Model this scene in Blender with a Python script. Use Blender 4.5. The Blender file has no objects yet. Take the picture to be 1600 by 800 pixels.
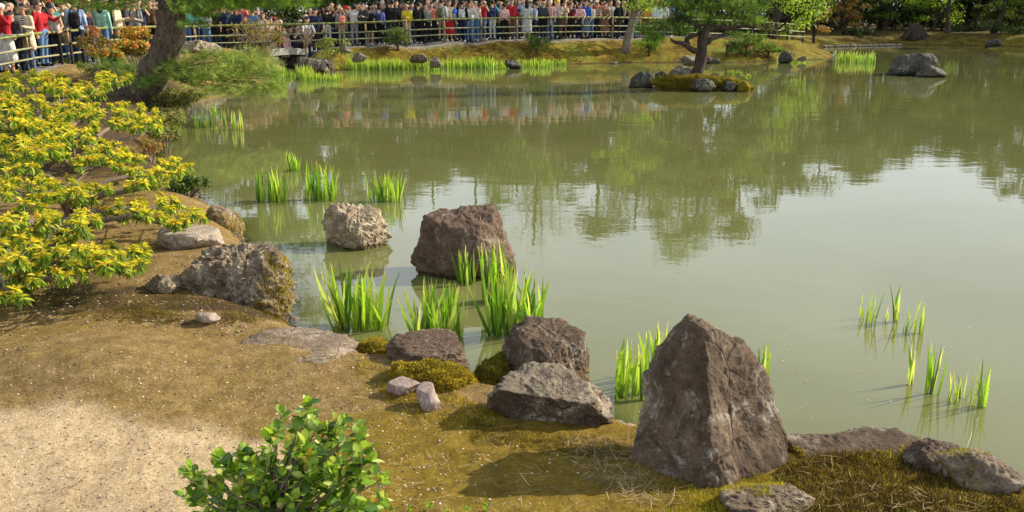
import bpy, math, random
import numpy as np
from mathutils import Vector, Matrix
random.seed(7); RNG = np.random.default_rng(7)
D2R = math.radians
sc = bpy.context.scene

# ---------------------------------------------------------------- camera, sky, sun, exposure
CAM_Z, PITCH, F = 2.2, D2R(15.3), 1385.0          # metres above the water; focal length in pixels of a 1600 px wide frame
cam_d = bpy.data.cameras.new('camera'); cam = bpy.data.objects.new('camera', cam_d)
sc.collection.objects.link(cam); sc.camera = cam
cam.location = (0, 0, CAM_Z); cam.rotation_euler = (math.pi/2 - PITCH, 0, 0)
cam_d.sensor_width = 36; cam_d.lens = F/1600*36; cam_d.clip_end = 3000; cam_d.clip_start = 0.05

SUN_EL, SUN_AZ = D2R(30), D2R(20)                 # azimuth measured from +x towards +y
sun_dir = Vector((math.cos(SUN_EL)*math.cos(SUN_AZ), math.cos(SUN_EL)*math.sin(SUN_AZ), math.sin(SUN_EL)))
world = bpy.data.worlds.new('World'); sc.world = world; world.use_nodes = True
wn = world.node_tree; wn.nodes.clear()
sky = wn.nodes.new('ShaderNodeTexSky'); sky.sky_type = 'NISHITA'; sky.sun_disc = False
sky.sun_elevation = SUN_EL; sky.sun_rotation = math.pi/2 - SUN_AZ
sky.air_density = 1.0; sky.dust_density = 3.0; sky.ozone_density = 1.0
bg = wn.nodes.new('ShaderNodeBackground'); bg.inputs[1].default_value = 0.077
wo = wn.nodes.new('ShaderNodeOutputWorld')
wtc = wn.nodes.new('ShaderNodeTexCoord'); wns = wn.nodes.new('ShaderNodeTexNoise'); wmp = wn.nodes.new('ShaderNodeMapping')
wmp.inputs['Scale'].default_value = (1, 1, 3); wns.inputs['Scale'].default_value = 2.2; wns.inputs['Detail'].default_value = 6
wrp = wn.nodes.new('ShaderNodeValToRGB'); wrp.color_ramp.elements[0].position = .32; wrp.color_ramp.elements[1].position = .7
wrp.color_ramp.elements[0].color = (.55,.55,.55,1); wrp.color_ramp.elements[1].color = (.9,.9,.9,1)
wmx = wn.nodes.new('ShaderNodeMix'); wmx.data_type = 'RGBA'; wmx.inputs[7].default_value = (13.0, 13.8, 14.4, 1)   # thin white cloud veil
wn.links.new(wtc.outputs['Generated'], wmp.inputs[0]); wn.links.new(wmp.outputs[0], wns.inputs['Vector']); wn.links.new(wns.outputs[0], wrp.inputs[0])
wsp = wn.nodes.new('ShaderNodeSeparateXYZ'); wel = wn.nodes.new('ShaderNodeMapRange'); wml = wn.nodes.new('ShaderNodeMath'); wml.operation = 'MULTIPLY'
wel.inputs[1].default_value = .30; wel.inputs[2].default_value = .75; wel.inputs[3].default_value = 1.0; wel.inputs[4].default_value = .30     # the veil thins out overhead
wn.links.new(wtc.outputs['Generated'], wsp.inputs[0]); wn.links.new(wsp.outputs['Z'], wel.inputs[0]); wn.links.new(wel.outputs[0], wml.inputs[1]); wn.links.new(wrp.outputs[0], wml.inputs[0])
wn.links.new(wml.outputs[0], wmx.inputs[0]); wn.links.new(sky.outputs[0], wmx.inputs[6]); wn.links.new(wmx.outputs[2], bg.inputs[0]); wn.links.new(bg.outputs[0], wo.inputs[0])
sun_l = bpy.data.lights.new('sun', 'SUN'); sun_l.energy = 5.0; sun_l.angle = D2R(0.5); sun_l.color = (1, .89, .70)
sun = bpy.data.objects.new('sun', sun_l); sc.collection.objects.link(sun)
sun.rotation_euler = (-sun_dir).to_track_quat('-Z', 'Y').to_euler(); sun.location = sun_dir*50
sc.view_settings.view_transform = 'Standard'; sc.view_settings.look = 'None'
sc.view_settings.exposure = 0.52; sc.view_settings.gamma = 1

# ---------------------------------------------------------------- geometry of the view, used to place things where they stand
CP, SP = math.cos(PITCH), math.sin(PITCH)
def ray(px, py):
    px = np.asarray(px, float); py = np.asarray(py, float)
    r = (px-800)/F; u = (400-py)/F
    return np.stack([r + 0*u, CP + u*SP + 0*r, -SP + u*CP + 0*r], -1)
def G(px, py, z=0.0):                                # point of the level z seen at a pixel
    d = ray(px, py); t = (z-CAM_Z)/d[..., 2]
    p = d*t[..., None]; p[..., 2] = z; return p
def Dp(px, py, y):                                   # point at the distance y seen at a pixel
    d = ray(px, py); p = d*(y/d[..., 1])[..., None]; p[..., 2] += CAM_Z; return p
def proj(P):
    P = np.asarray(P, float); z = P[..., 2]-CAM_Z
    f = P[..., 1]*CP - z*SP; u = P[..., 1]*SP + z*CP
    return 800 + F*P[..., 0]/f, 400 - F*u/f, f

# ---------------------------------------------------------------- numpy noise
_perm = np.random.default_rng(3).permutation(256); _perm = np.concatenate([_perm, _perm, _perm])
_grad = np.random.default_rng(4).normal(size=(256, 3)); _grad /= np.linalg.norm(_grad, axis=1)[:, None]
def noise(P):
    P = np.asarray(P, float); i = np.floor(P).astype(int); f = P-i; i &= 255
    u = f*f*f*(f*(f*6-15)+10)
    def g(dx, dy, dz):
        h = _perm[_perm[_perm[i[..., 0]+dx]+i[..., 1]+dy]+i[..., 2]+dz]
        q = _grad[h]; return q[..., 0]*(f[..., 0]-dx)+q[..., 1]*(f[..., 1]-dy)+q[..., 2]*(f[..., 2]-dz)
    L = lambda a, b, t: a+(b-a)*t
    x, y, z = u[..., 0], u[..., 1], u[..., 2]
    return 1.6*L(L(L(g(0,0,0), g(1,0,0), x), L(g(0,1,0), g(1,1,0), x), y), L(L(g(0,0,1), g(1,0,1), x), L(g(0,1,1), g(1,1,1), x), y), z)
def fbm(P, o=4, lac=2.03, gain=.5, ridged=False):
    s = 0; a = 1; t = 0; P = np.asarray(P, float)
    for k in range(o):
        n = noise(P); n = (1-2*abs(n)) if ridged else n
        s = s+a*n; t += a; a *= gain; P = P*lac+17.3
    return s/t
def sstep(a, b, x): t = np.clip((x-a)/(b-a), 0, 1); return t*t*(3-2*t)

# ---------------------------------------------------------------- mesh builder
def S(*c):
    c = np.array(c, float)/255; return np.where(c < .04045, c/12.92, ((c+.055)/1.055)**2.4)
class MB:
    def __init__(s): s.v = []; s.f = []; s.c = []; s.m = []; s.n = 0
    def add(s, v, f, col=(.5,.5,.5), mi=0):
        v = np.asarray(v, float).reshape(-1, 3)
        if len(v) == 0: return s
        col = np.asarray(col, float)
        if col.ndim == 1: col = np.broadcast_to(col, (len(v), 3))
        fs = f if isinstance(f, list) else [f]
        for a in fs:
            a = np.asarray(a, int)
            if a.size: s.f.append(a+s.n); s.m.append(np.full(len(a), mi))
        s.v.append(v); s.c.append(col); s.n += len(v); return s
    def mesh(s, name, mats, smooth=True):
        me = bpy.data.meshes.new(name); V = np.concatenate(s.v)
        me.vertices.add(len(V)); me.vertices.foreach_set('co', V.ravel())
        tot = np.concatenate([np.full(len(a), a.shape[1]) for a in s.f]); idx = np.concatenate([a.ravel() for a in s.f])
        me.loops.add(len(idx)); me.loops.foreach_set('vertex_index', idx.astype(np.int32))
        st = np.concatenate([[0], np.cumsum(tot)[:-1]])
        me.polygons.add(len(tot)); me.polygons.foreach_set('loop_start', st.astype(np.int32)); me.polygons.foreach_set('loop_total', tot.astype(np.int32))
        me.polygons.foreach_set('material_index', np.concatenate(s.m).astype(np.int32))
        me.polygons.foreach_set('use_smooth', np.full(len(tot), smooth))
        C = np.concatenate([np.concatenate(s.c), np.ones((len(V), 1))], 1)
        at = me.color_attributes.new('col', 'FLOAT_COLOR', 'POINT'); at.data.foreach_set('color', C.ravel())
        for m in (mats if isinstance(mats, (list, tuple)) else [mats]): me.materials.append(m)
        me.update(calc_edges=True); me.validate(); return me
def link(name, data, parent=None, loc=None, **pr):
    o = bpy.data.objects.new(name, data); sc.collection.objects.link(o)
    if parent is not None: o.parent = parent
    if loc is not None: o.location = loc
    for k, v in pr.items(): o[k] = v
    return o
def thing(name, label, cat, loc=(0,0,0), group=None):
    o = link(name, None, None, loc, label=label, category=cat)
    if group: o['group'] = group
    return o
def put(name, mb, mat, parent=None, loc=(0,0,0), smooth=True, **pr):
    """mb is in world coordinates; the object's origin goes to loc (children: relative to the parent's own location)"""
    org = np.array(loc, float) if parent is None else np.array(parent.location)
    mb.v = [v-org for v in mb.v]
    return link(name, mb.mesh(name, mat, smooth), parent, loc if parent is None else (0,0,0), **pr)
def unit(v): v = np.asarray(v, float); return v/np.maximum(np.linalg.norm(v, axis=-1, keepdims=True), 1e-9)
def smoothpath(P, n):
    P = np.asarray(P, float); k = len(P); t = np.linspace(0, k-1, n); out = []
    for x in t:
        i = min(int(x), k-2); f = x-i; p1, p2 = P[i], P[i+1]; p0 = P[max(i-1, 0)]; p3 = P[min(i+2, k-1)]
        out.append(.5*((2*p1)+(-p0+p2)*f+(2*p0-5*p1+4*p2-p3)*f*f+(-p0+3*p1-3*p2+p3)*f**3))
    return np.array(out)
def tube(mb, P, R, ns=8, col=(.5,.5,.5), mi=0, rough=0, cap=True):
    P = np.asarray(P, float); n = len(P); R = np.broadcast_to(R, (n,)).astype(float)
    T = unit(np.gradient(P, axis=0)); a = np.array([0, 0, 1.]) if abs(T[0][2]) < .9 else np.array([1., 0, 0])
    U = unit(np.cross(T, a)); W = np.cross(T, U); th = np.linspace(0, 2*math.pi, ns, endpoint=False)
    rr = R[:, None]*np.ones(ns)
    V = P[:, None]+(U[:, None]*np.cos(th)[None, :, None]+W[:, None]*np.sin(th)[None, :, None])*rr[..., None]
    if rough:
        V = V+(V-P[:, None])*(fbm(V*rough+9, 3)[..., None]*.35)
    i = np.arange(n-1)[:, None]*ns; j = np.arange(ns)[None]; k = (j+1) % ns
    f = np.stack([i+j, i+k, i+ns+k, i+ns+j], -1).reshape(-1, 4)
    fs = [f]; V = V.reshape(-1, 3)
    if cap: V = np.concatenate([V, P[:1], P[-1:]]); jj = np.arange(ns); kk = (jj+1) % ns; b = (n-1)*ns; \
        fs += [np.stack([kk, jj, np.full(ns, n*ns)], -1), np.stack([b+jj, b+kk, np.full(ns, n*ns+1)], -1)]
    mb.add(V, fs, col, mi); return mb
def jit(base, n, j=.15, rng=RNG):
    base = np.asarray(base, float).reshape(-1, 3); c = base[rng.integers(0, len(base), n)]
    return np.clip(c*np.exp(rng.normal(0, j, (n, 1)))*np.exp(rng.normal(0, j*.35, (n, 3))), 0, 1)
def blades(mb, B, Dr, L, W, bend, col, k=4, side=None, tipcol=None, rng=RNG, w0=.7):
    """n tapered blades: base B, direction Dr, length L, width W, bent by the vector bend*L at the tip"""
    B = np.asarray(B, float); n = len(B); Dr = unit(Dr); L = np.broadcast_to(L, (n,)); W = np.broadcast_to(W, (n,))
    if side is None: side = unit(np.cross(Dr, rng.normal(size=(n, 3))))
    bend = np.broadcast_to(bend, (n, 3)); t = np.linspace(0, 1, k+1)
    C = B[:, None]+Dr[:, None]*(L[:, None]*t)[..., None]+bend[:, None]*(L[:, None]*t**2.2)[..., None]
    w = (w0+(1-w0)*np.sin(np.minimum(t*2, 1)*math.pi/2))*np.clip((1-t)*2.2, 0, 1)**.8*.5; w = w[:-1]
    wl = (W[:, None]*w)[..., None]*side[:, None]
    A = C[:, :-1]-wl; Bb = C[:, :-1]+wl
    V = np.concatenate([A, Bb, C[:, -1:]], 1); m = 2*k+1; o = np.arange(n)[:, None]*m
    fs = []
    if k > 1:
        q = np.stack([np.arange(k-1), np.arange(k-1)+k, np.arange(k-1)+k+1, np.arange(k-1)+1], -1)
        fs.append((o[:, :, None]+q[None]).reshape(-1, 4))
    fs.append(np.concatenate([o+k-1, o+2*k-1, o+2*k], 1))
    col = np.asarray(col, float); col = np.broadcast_to(col, (n, 3)) if col.ndim == 1 else col
    cc = np.repeat(col[:, None], m, 1).copy()
    if tipcol is not None: cc[:, -1] = tipcol; cc[:, k-1] = .5*cc[:, k-1]+.5*np.asarray(tipcol); cc[:, 2*k-1] = cc[:, k-1]
    mb.add(V.reshape(-1, 3), fs, cc.reshape(-1, 3)); return mb
def leaves(mb, B, Dr, Nn, L, W, col, fold=.25, droop=.15, mi=0, simple=False):
    """n folded leaves from base B along Dr with face normal about Nn"""
    B = np.asarray(B, float); n = len(B); Dr = unit(Dr); X = unit(np.cross(Dr, Nn)); Nn = np.cross(X, Dr)
    L = np.broadcast_to(L, (n,))[:, None]; W = np.broadcast_to(W, (n,))[:, None]
    col = np.asarray(col, float); col = np.broadcast_to(col, (n, 3)) if col.ndim == 1 else col
    if simple:
        V = np.stack([B, B+Dr*L*.5+X*W*.5+Nn*W*fold, B+Dr*L-Nn*L*droop, B+Dr*L*.5-X*W*.5+Nn*W*fold], 1); o = np.arange(n)[:, None]*4
        mb.add(V.reshape(-1, 3), [np.concatenate([o, o+1, o+2], 1), np.concatenate([o, o+2, o+3], 1)], np.repeat(col, 4, 0), mi); return mb
    V = np.stack([B, B+Dr*L*.3+X*W*.42+Nn*W*fold*.7, B+Dr*L*.65+X*W*.46+Nn*(W*fold-L*droop*.4), B+Dr*L-Nn*L*droop,
                  B+Dr*L*.65-X*W*.46+Nn*(W*fold-L*droop*.4), B+Dr*L*.3-X*W*.42+Nn*W*fold*.7], 1); o = np.arange(n)[:, None]*6
    mb.add(V.reshape(-1, 3), [np.concatenate([o, o+1, o+2, o+3], 1), np.concatenate([o, o+3, o+4, o+5], 1)], np.repeat(col, 6, 0), mi); return mb

# ---------------------------------------------------------------- materials
def newmat(name):
    m = bpy.data.materials.new(name); m.use_nodes = True; nt = m.node_tree; nt.nodes.clear(); return m, nt
class NT:
    def __init__(s, nt): s.nt = nt
    def n(s, t, **k):
        nd = s.nt.nodes.new('ShaderNode'+t)
        ins = k.pop('i', {}); [setattr(nd, a, b) for a, b in k.items()]
        for a, b in ins.items():
            if hasattr(b, 'is_output') : s.nt.links.new(b, nd.inputs[a])
            else: nd.inputs[a].default_value = b
        return nd
    def noise(s, vec, scale, detail=5, rough=.55, dist=0): return s.n('TexNoise', i={'Vector': vec, 'Scale': scale, 'Detail': detail, 'Roughness': rough, 'Distortion': dist}).outputs['Fac']
    def ramp(s, fac, stops):
        r = s.n('ValToRGB', i={'Fac': fac}); e = r.color_ramp.elements
        while len(e) < len(stops): e.new(.5)
        for a, (p, c) in zip(e, stops): a.position = p; a.color = (*c, 1) if len(np.atleast_1d(c)) == 3 else (c, c, c, 1)
        return r.outputs[0]
    def mix(s, f, a, b, mode='MIX'):
        m = s.n('Mix', data_type='RGBA', blend_type=mode)
        for k, v in ((0, f), (6, a), (7, b)):
            if hasattr(v, 'is_output'): s.nt.links.new(v, m.inputs[k])
            else: m.inputs[k].default_value = v if k == 0 else (*v, 1)
        return m.outputs[2]
    def math(s, op, a, b=0.5, c=None):
        i = {0: a, 1: b}
        if c is not None: i[2] = c
        return s.n('Math', operation=op, i=i).outputs[0]
def fin(q, col, rough=.8, bump=None, bs=.3, bd=.01, spec=.3, transl=0, tcol=None):
    i = {'Base Color': col if hasattr(col, 'is_output') else (*col, 1), 'Roughness': rough, 'Specular IOR Level': spec}
    if bump is not None: i['Normal'] = q.n('Bump', i={'Height': bump, 'Strength': bs, 'Distance': bd}).outputs[0]
    p = q.n('BsdfPrincipled', i=i).outputs[0]
    if transl:
        t = q.n('BsdfTranslucent', i={'Color': tcol if tcol is not None else i['Base Color']}).outputs[0]
        p = q.n('MixShader', i={0: transl, 1: p, 2: t}).outputs[0]
    o = q.n('OutputMaterial'); q.nt.links.new(p, o.inputs[0])
def leafmat(name, rough=.5, transl=.4, spec=.35, bright=1.6):
    m, nt = newmat(name); q = NT(nt); c = q.n('Attribute', attribute_name='col').outputs['Color']
    v = q.noise(q.n('TexCoord').outputs['Object'], 9, 2); c = q.mix(1, c, q.ramp(v, [(.3, .8), (.7, 1.15)]), 'MULTIPLY')
    t = q.mix(1, c, (bright, bright, bright*.55), 'MULTIPLY'); fin(q, c, rough, transl=transl, tcol=t, spec=spec); return m
M_leaf = leafmat('broad_leaf'); M_gloss = leafmat('glossy_leaf', .28, .3, .5, 1.5); M_iris = leafmat('iris_blade', .4, .45, .4, 1.7)
M_need = leafmat('pine_needle', .55, .3, .3, 1.5); M_far = leafmat('tree_foliage', .6, .35, .3, 1.5); M_mosst = leafmat('moss_shoots', .8, .3, .1, 1.5)
M_straw = leafmat('dry_straw', .7, .15, .2, 1.2)
def rockmat(name, cols, lichen=.3, sc_=3.0, lcol=(.42, .40, .33), bd=.02, dark=(.03,.025,.022), stretch=(1,1,1), bs=.8, top=0):
    m, nt = newmat(name); q = NT(nt); tc = q.n('TexCoord').outputs['Object']
    vec = q.n('Mapping', i={'Vector': tc, 'Scale': stretch}).outputs[0]
    a = q.noise(vec, sc_, 7, .62, .4); b = q.noise(vec, sc_*6, 8, .7, .3); c = q.noise(vec, sc_*28, 6, .75)
    col = q.ramp(a, [(.25, cols[0]), (.5, cols[1]), (.75, cols[2])])
    col = q.mix(1, col, q.ramp(b, [(.25, .45), (.5, .95), (.75, 1.5)]), 'MULTIPLY')
    col = q.mix(1, col, q.ramp(c, [(.3, .6), (.7, 1.4)]), 'MULTIPLY')
    l1 = q.noise(vec, sc_*1.7+.3, 9, .75, .8); l2 = q.noise(vec, sc_*14, 5, .7)
    lm = q.math('MULTIPLY', q.ramp(l1, [(.62-lichen*.35, 0.), (.70-lichen*.3, 1.)]), q.ramp(l2, [(.4, 0.), (.55, .9)]))
    col = q.mix(lm, col, lcol)
    if top:                                             # crust lichen settles on the faces open to the sky
        nz = q.n('SeparateXYZ', i={0: q.n('NewGeometry').outputs['Normal']}).outputs['Z']; tm = q.ramp(q.math('ADD', nz, q.math('MULTIPLY', q.math('SUBTRACT', l1, .5), 1.2)), [(.42, 0.), (.62, 1.)])
        col = q.mix(q.math('MULTIPLY', tm, q.ramp(l2, [(.35, .25), (.55, top)])), col, lcol)
    pit = q.ramp(q.noise(vec, sc_*4, 10, .8, 1.2), [(.30, 1.), (.42, 0.)]); col = q.mix(q.math('MULTIPLY', pit, .7), col, dark)
    h = q.math('ADD', q.math('MULTIPLY', b, 1.0), q.math('MULTIPLY', c, .45)); h = q.math('SUBTRACT', h, q.math('MULTIPLY', pit, .4))
    cr = q.n('TexVoronoi', feature='DISTANCE_TO_EDGE', i={'Vector': q.n('Mapping', i={'Vector': vec, 'Scale': (1, 1, .45), 'Rotation': (.2, .25, 0)}).outputs[0], 'Scale': sc_*1.3}).outputs['Distance']
    crk = q.math('MULTIPLY', q.ramp(cr, [(.0, 1.), (.018, 0.)]), q.ramp(a, [(.45, 0.), (.6, 1.)])); col = q.mix(q.math('MULTIPLY', crk, .75), col, dark); h = q.math('SUBTRACT', h, q.math('MULTIPLY', crk, .8))
    wet = q.ramp(q.math('ADD', q.n('SeparateXYZ', i={0: q.n('NewGeometry').outputs['Position']}).outputs['Z'], q.math('MULTIPLY', q.math('SUBTRACT', b, .5), .05)), [(.028, 1.), (.05, 0.)]); col = q.mix(wet, col, q.mix(1, col, (.40,.38,.28), 'MULTIPLY'))
    fin(q, col, .85, h, bs, bd, .25); return m
R_brown = rockmat('brown_rock', [(.050,.033,.021), (.115,.080,.054), (.25,.18,.125)], .30, 2.6, (.38,.34,.28))
R_dark = rockmat('dark_brown_rock', [(.070,.045,.032), (.14,.093,.066), (.26,.185,.13)], .15, 3.2)
R_lich = rockmat('lichen_rock', [(.055,.037,.026), (.105,.073,.052), (.21,.155,.11)], .35, 3.2, (.46,.40,.30), top=.32)
R_pale = rockmat('pale_rough_rock', [(.13,.095,.06), (.30,.235,.155), (.52,.43,.30)], .4, 4.5, (.62,.53,.38))
R_grey = rockmat('grey_rough_rock', [(.10,.072,.048), (.22,.165,.112), (.43,.34,.235)], .35, 5.0, (.55,.48,.36), bd=.03)
R_flat = rockmat('flat_grey_rock', [(.13,.092,.066), (.25,.188,.138), (.42,.335,.255)], .25, 3.5, (.45,.41,.35), stretch=(1,1,2.4))
R_slab = rockmat('pale_slab', [(.24,.19,.15), (.34,.28,.23), (.44,.38,.31)], .2, 2.5, (.5,.44,.36), bd=.008)
R_lilac = rockmat('lilac_stone', [(.24,.175,.155), (.34,.26,.23), (.45,.36,.31)], .15, 2.5, (.5,.45,.40), bd=.006)
R_far = rockmat('far_stone', [(.09,.075,.055), (.18,.15,.115), (.31,.27,.215)], .35, 2.0, (.38,.38,.32), bd=.04)
R_green = rockmat('dark_grey_green_rock', [(.038,.036,.028), (.08,.075,.058), (.155,.148,.12)], .3, 2.2, (.26,.28,.25), bd=.04)
def mossmat():
    m, nt = newmat('moss'); q = NT(nt); tc = q.n('TexCoord').outputs['Object']
    a = q.noise(tc, 6, 6, .6); b = q.noise(tc, 90, 4, .7)
    col = q.mix(1, q.ramp(a, [(.3, (.10,.07,.01)), (.5, (.19,.15,.018)), (.7, (.30,.23,.03))]), q.ramp(b, [(.3, .4), (.7, 1.4)]), 'MULTIPLY')
    fin(q, col, .95, b, .9, .02, .1); return m
M_moss = mossmat()
def barkmat(name, c1, c2, sx=6, bd=.03):
    m, nt = newmat(name); q = NT(nt); tc = q.n('TexCoord').outputs['Object']
    v = q.n('Mapping', i={'Vector': tc, 'Scale': (1, 1, .45)}).outputs[0]
    vd = q.n('VectorMath', operation='ADD', i={0: v, 1: q.n('VectorMath', operation='SCALE', i={0: q.n('TexNoise', i={'Vector': v, 'Scale': sx*1.3, 'Detail': 4.}).outputs['Color'], 3: .22}).outputs[0]}).outputs[0]; vo = q.n('TexVoronoi', feature='DISTANCE_TO_EDGE', i={'Vector': vd, 'Scale': sx, 'Randomness': 1.0}).outputs['Distance']
    a = q.noise(v, sx*2.2, 7, .7, .6)
    h = q.math('ADD', q.math('MULTIPLY', q.ramp(vo, [(0, 0.), (.25, 1.)]), .35), q.math('MULTIPLY', a, 1.3))
    col = q.mix(q.ramp(a, [(.3, 0.), (.7, 1.)]), c1, c2); col = q.mix(1, col, q.ramp(vo, [(0, .55), (.12, 1.)]), 'MULTIPLY')
    fin(q, col, .9, h, .9, bd, .2); return m
B_pine = barkmat('pine_bark', (.045,.032,.024), (.23,.175,.13), 7, .06); B_dark = barkmat('dark_bark', (.035,.025,.02), (.11,.085,.07), 9)
B_grey = barkmat('grey_bark', (.10,.085,.065), (.30,.26,.20), 10, .015); B_twig = barkmat('twig_bark', (.12,.09,.07), (.30,.24,.18), 20, .004)
def plain(name, col, rough=.7, nz=20, var=.25, spec=.3, bd=.002):
    m, nt = newmat(name); q = NT(nt); a = q.noise(q.n('TexCoord').outputs['Object'], nz, 4, .6)
    fin(q, q.mix(1, tuple(col), q.ramp(a, [(.3, 1-var), (.7, 1+var)]), 'MULTIPLY'), rough, a, .3, bd, spec); return m
M_bamboo = plain('bamboo', (.17,.185,.05), .45, 6, .35); M_bambootan = plain('tan_bamboo', (.42,.29,.12), .5, 8, .35)
M_bamboopale = plain('weathered_bamboo', (.27,.27,.15), .5, 6, .3)
M_tie = plain('black_cord', (.02,.017,.015), .8); M_conc = plain('weathered_slab_stone', (.36,.36,.32), .85, 6, .25)

# ---------------------------------------------------------------- the lie of the land
near_px = [(448,104),(424,116),(380,126),(335,136),(300,152),(262,170),(262,210),(240,240),(262,275),(300,300),(330,330),(372,350),(376,372),(392,392),(440,420),(452,470),
           (448,512),(530,562),(600,578),(700,578),(742,598),(770,625),(900,640),(968,668),(1000,690),(1130,708),(1235,724),(1300,716),(1440,716),(1530,748),(1600,792),(1760,880),(2100,1000)]
far_px = [(1750,78),(1600,73),(1500,71),(1400,69.5),(1330,71),(1284,73),(1268,76),(1290,82),(1308,88),(1292,93),(1230,95),(1150,98),(1060,98),(1000,98),(900,100),(800,104),(700,105),(600,107),(520,110),(474,110),(468,103)]
W_near = G(*np.array(near_px, float).T)[:, :2]
W_far = G(*np.array(far_px, float).T)[:, :2]
bridge_in = [G(458, 92)[:2]+np.array([-.3, 0]), G(445, 92)[:2]+np.array([-.4, 0])]
WATER = np.concatenate([W_near, [[7, 1.2], [30, 2], [75, 30]], W_far, bridge_in])
def sdist(X, Y, poly=WATER):
    """positive on land, negative over water"""
    P = np.stack([X, Y], -1); best = np.full(X.shape, 1e9); inside = np.zeros(X.shape, bool); n = len(poly)
    for i in range(n):
        a, b = poly[i], poly[(i+1) % n]; ab = b-a
        t = np.clip(((P-a)@ab)/(ab@ab), 0, 1); d = np.hypot(*np.moveaxis(P-(a+t[..., None]*ab), -1, 0)); best = np.minimum(best, d)
        c = (a[1] > Y) != (b[1] > Y)
        with np.errstate(divide='ignore', invalid='ignore'): inside ^= c & (X < (b[0]-a[0])*(Y-a[1])/(b[1]-a[1])+a[0])
    return np.where(inside, -best, best)
# the bamboo fence: x pixel, y pixel of its top rail, distance
fence_c = np.array([(-110,78,21.5),(-60,68,22.8),(0,60,24.5),(96,47.5,26.8),(200,42.5,31),(310,41,36),(490,37.5,38),(596,34.5,39),(650,32,39.5),(703,30,40.2),(805,28,41.5),(900,27,43),(1000,28,45),(1100,31,48),(1195,35,51),(1260,40,54)])
FENCE = np.array([Dp(a, b, c) for a, b, c in fence_c]); RAILH = .97
fence_line = smoothpath(FENCE, 400)
# height the bank reaches (T) and over which width (W)
ctl = [(*p[:2], p[2]-RAILH, 2.6 if i > 7 else 1.6) for i, p in enumerate(FENCE)] + [(p[0]+1.5, p[1]+4, p[2]-RAILH+.05, 2.6) for p in FENCE]
ctl += [(0,2,.28,.45),(-3,3,.30,.6),(3,3,.26,.4),(0,4.5,.22,.35),(-3,6,.35,.7),(-6,8,.45,1),(-7,14,.5,1.2),(-9,18,.5,1.0),(-6.5,20,.4,1.0),(-9.5,29,.5,1.),(6,2,.28,.5),(-4,0,.3,.5),
        (*G(455,100)[:2],.5,.25),(*G(500,100)[:2],.55,.5)]
ctl += [(*G(p, 93)[:2], t, w) for p, t, w in ((560,.8,2.2),(700,1.,3.5),(850,1.05,4.0),(1000,1.05,4.5),(1150,1.05,5),(1240,.9,5))]
ctl += [(*G(1300,86)[:2],.35,2.),(*G(1330,68)[:2],.55,4),(*G(1430,66)[:2],.8,6),(*G(1550,68)[:2],.7,5),(22,85,1.3,6),(45,75,1.,6),(60,60,1,6),(0,70,1.5,4),(-30,50,1.2,4)]
ctl = np.array(ctl)
_fl = G(410, 545, .2)[:2]
def height(X, Y, d=None):
    X = np.asarray(X, float); Y = np.asarray(Y, float)
    if d is None: d = sdist(X, Y)
    w = 1/((X[..., None]-ctl[:, 0])**2+(Y[..., None]-ctl[:, 1])**2+.02)**1.6
    T = (w*ctl[:, 2]).sum(-1)/w.sum(-1); W = (w*ctl[:, 3]).sum(-1)/w.sum(-1)
    q = np.clip(d/W, 0, 1); up = T*(1-(1-q)**2.2)
    P = np.stack([X, Y, 0*X], -1)
    n = fbm(P*.9, 4)*.05+fbm(P*5, 4)*.012+fbm(P*22, 3)*.007
    far = sstep(8, 30, Y); n = n+far*(fbm(P*.8+5, 3)*.12+(1-abs(noise(P*np.array([.7,1.1,1])+3)))*.12-.06)*sstep(0, .25, q)*(1-sstep(.8, 1.2, d/W))
    h = up+n*sstep(0, .3, d)
    h = np.where(d < 0, np.maximum(d*.42, -.9)-.0+fbm(P*4, 3)*.015, h)
    # mound of moss at the lower right and a hump of earth left of the grey rock
    for (cx, cy, rx, ry, hh) in ((2.02, 3.05, .95, .42, .08), (-2.25, 4.55, .5, .35, .10), (-1.3, 5.1, .35, .3, .05), (*_fl, .55, .17, -.10)):
        h = h+np.where(d > 0, hh*np.exp(-((X-cx)/rx)**2-((Y-cy)/ry)**2), 0)
    return h
def on_ground(px, py):
    if np.ndim(px) and len(px) < 8:
        out = []
        for a, b in zip(px, py):
            d = ray(a, b); d = d/d[1]; t = 1.2*1.012**np.arange(0, 380); P = d[None]*t[:, None]; zz = P[:, 2]+CAM_Z; h = height(P[:, 0], P[:, 1]); k = int(np.argmax(zz < h)); 
            if zz[k] >= h[k]: k = len(t)-1
            out.append([P[k, 0], P[k, 1], h[k]])
        return np.array(out)
    z = np.full(np.shape(px), .25) if np.ndim(px) else np.array(.25)
    for _ in range(7): p = G(px, py, 0.0)*0+_gz(px, py, z); z = .5*z+.5*height(p[..., 0], p[..., 1])
    p = _gz(px, py, z); return p
def _gz(px, py, z):
    d = ray(px, py); t = (z-CAM_Z)/d[..., 2]; p = d*t[..., None]; p[..., 2] = z; return p
def gz(x, y): return float(height(np.array([float(x)]), np.array([float(y)]))[0])

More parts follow.
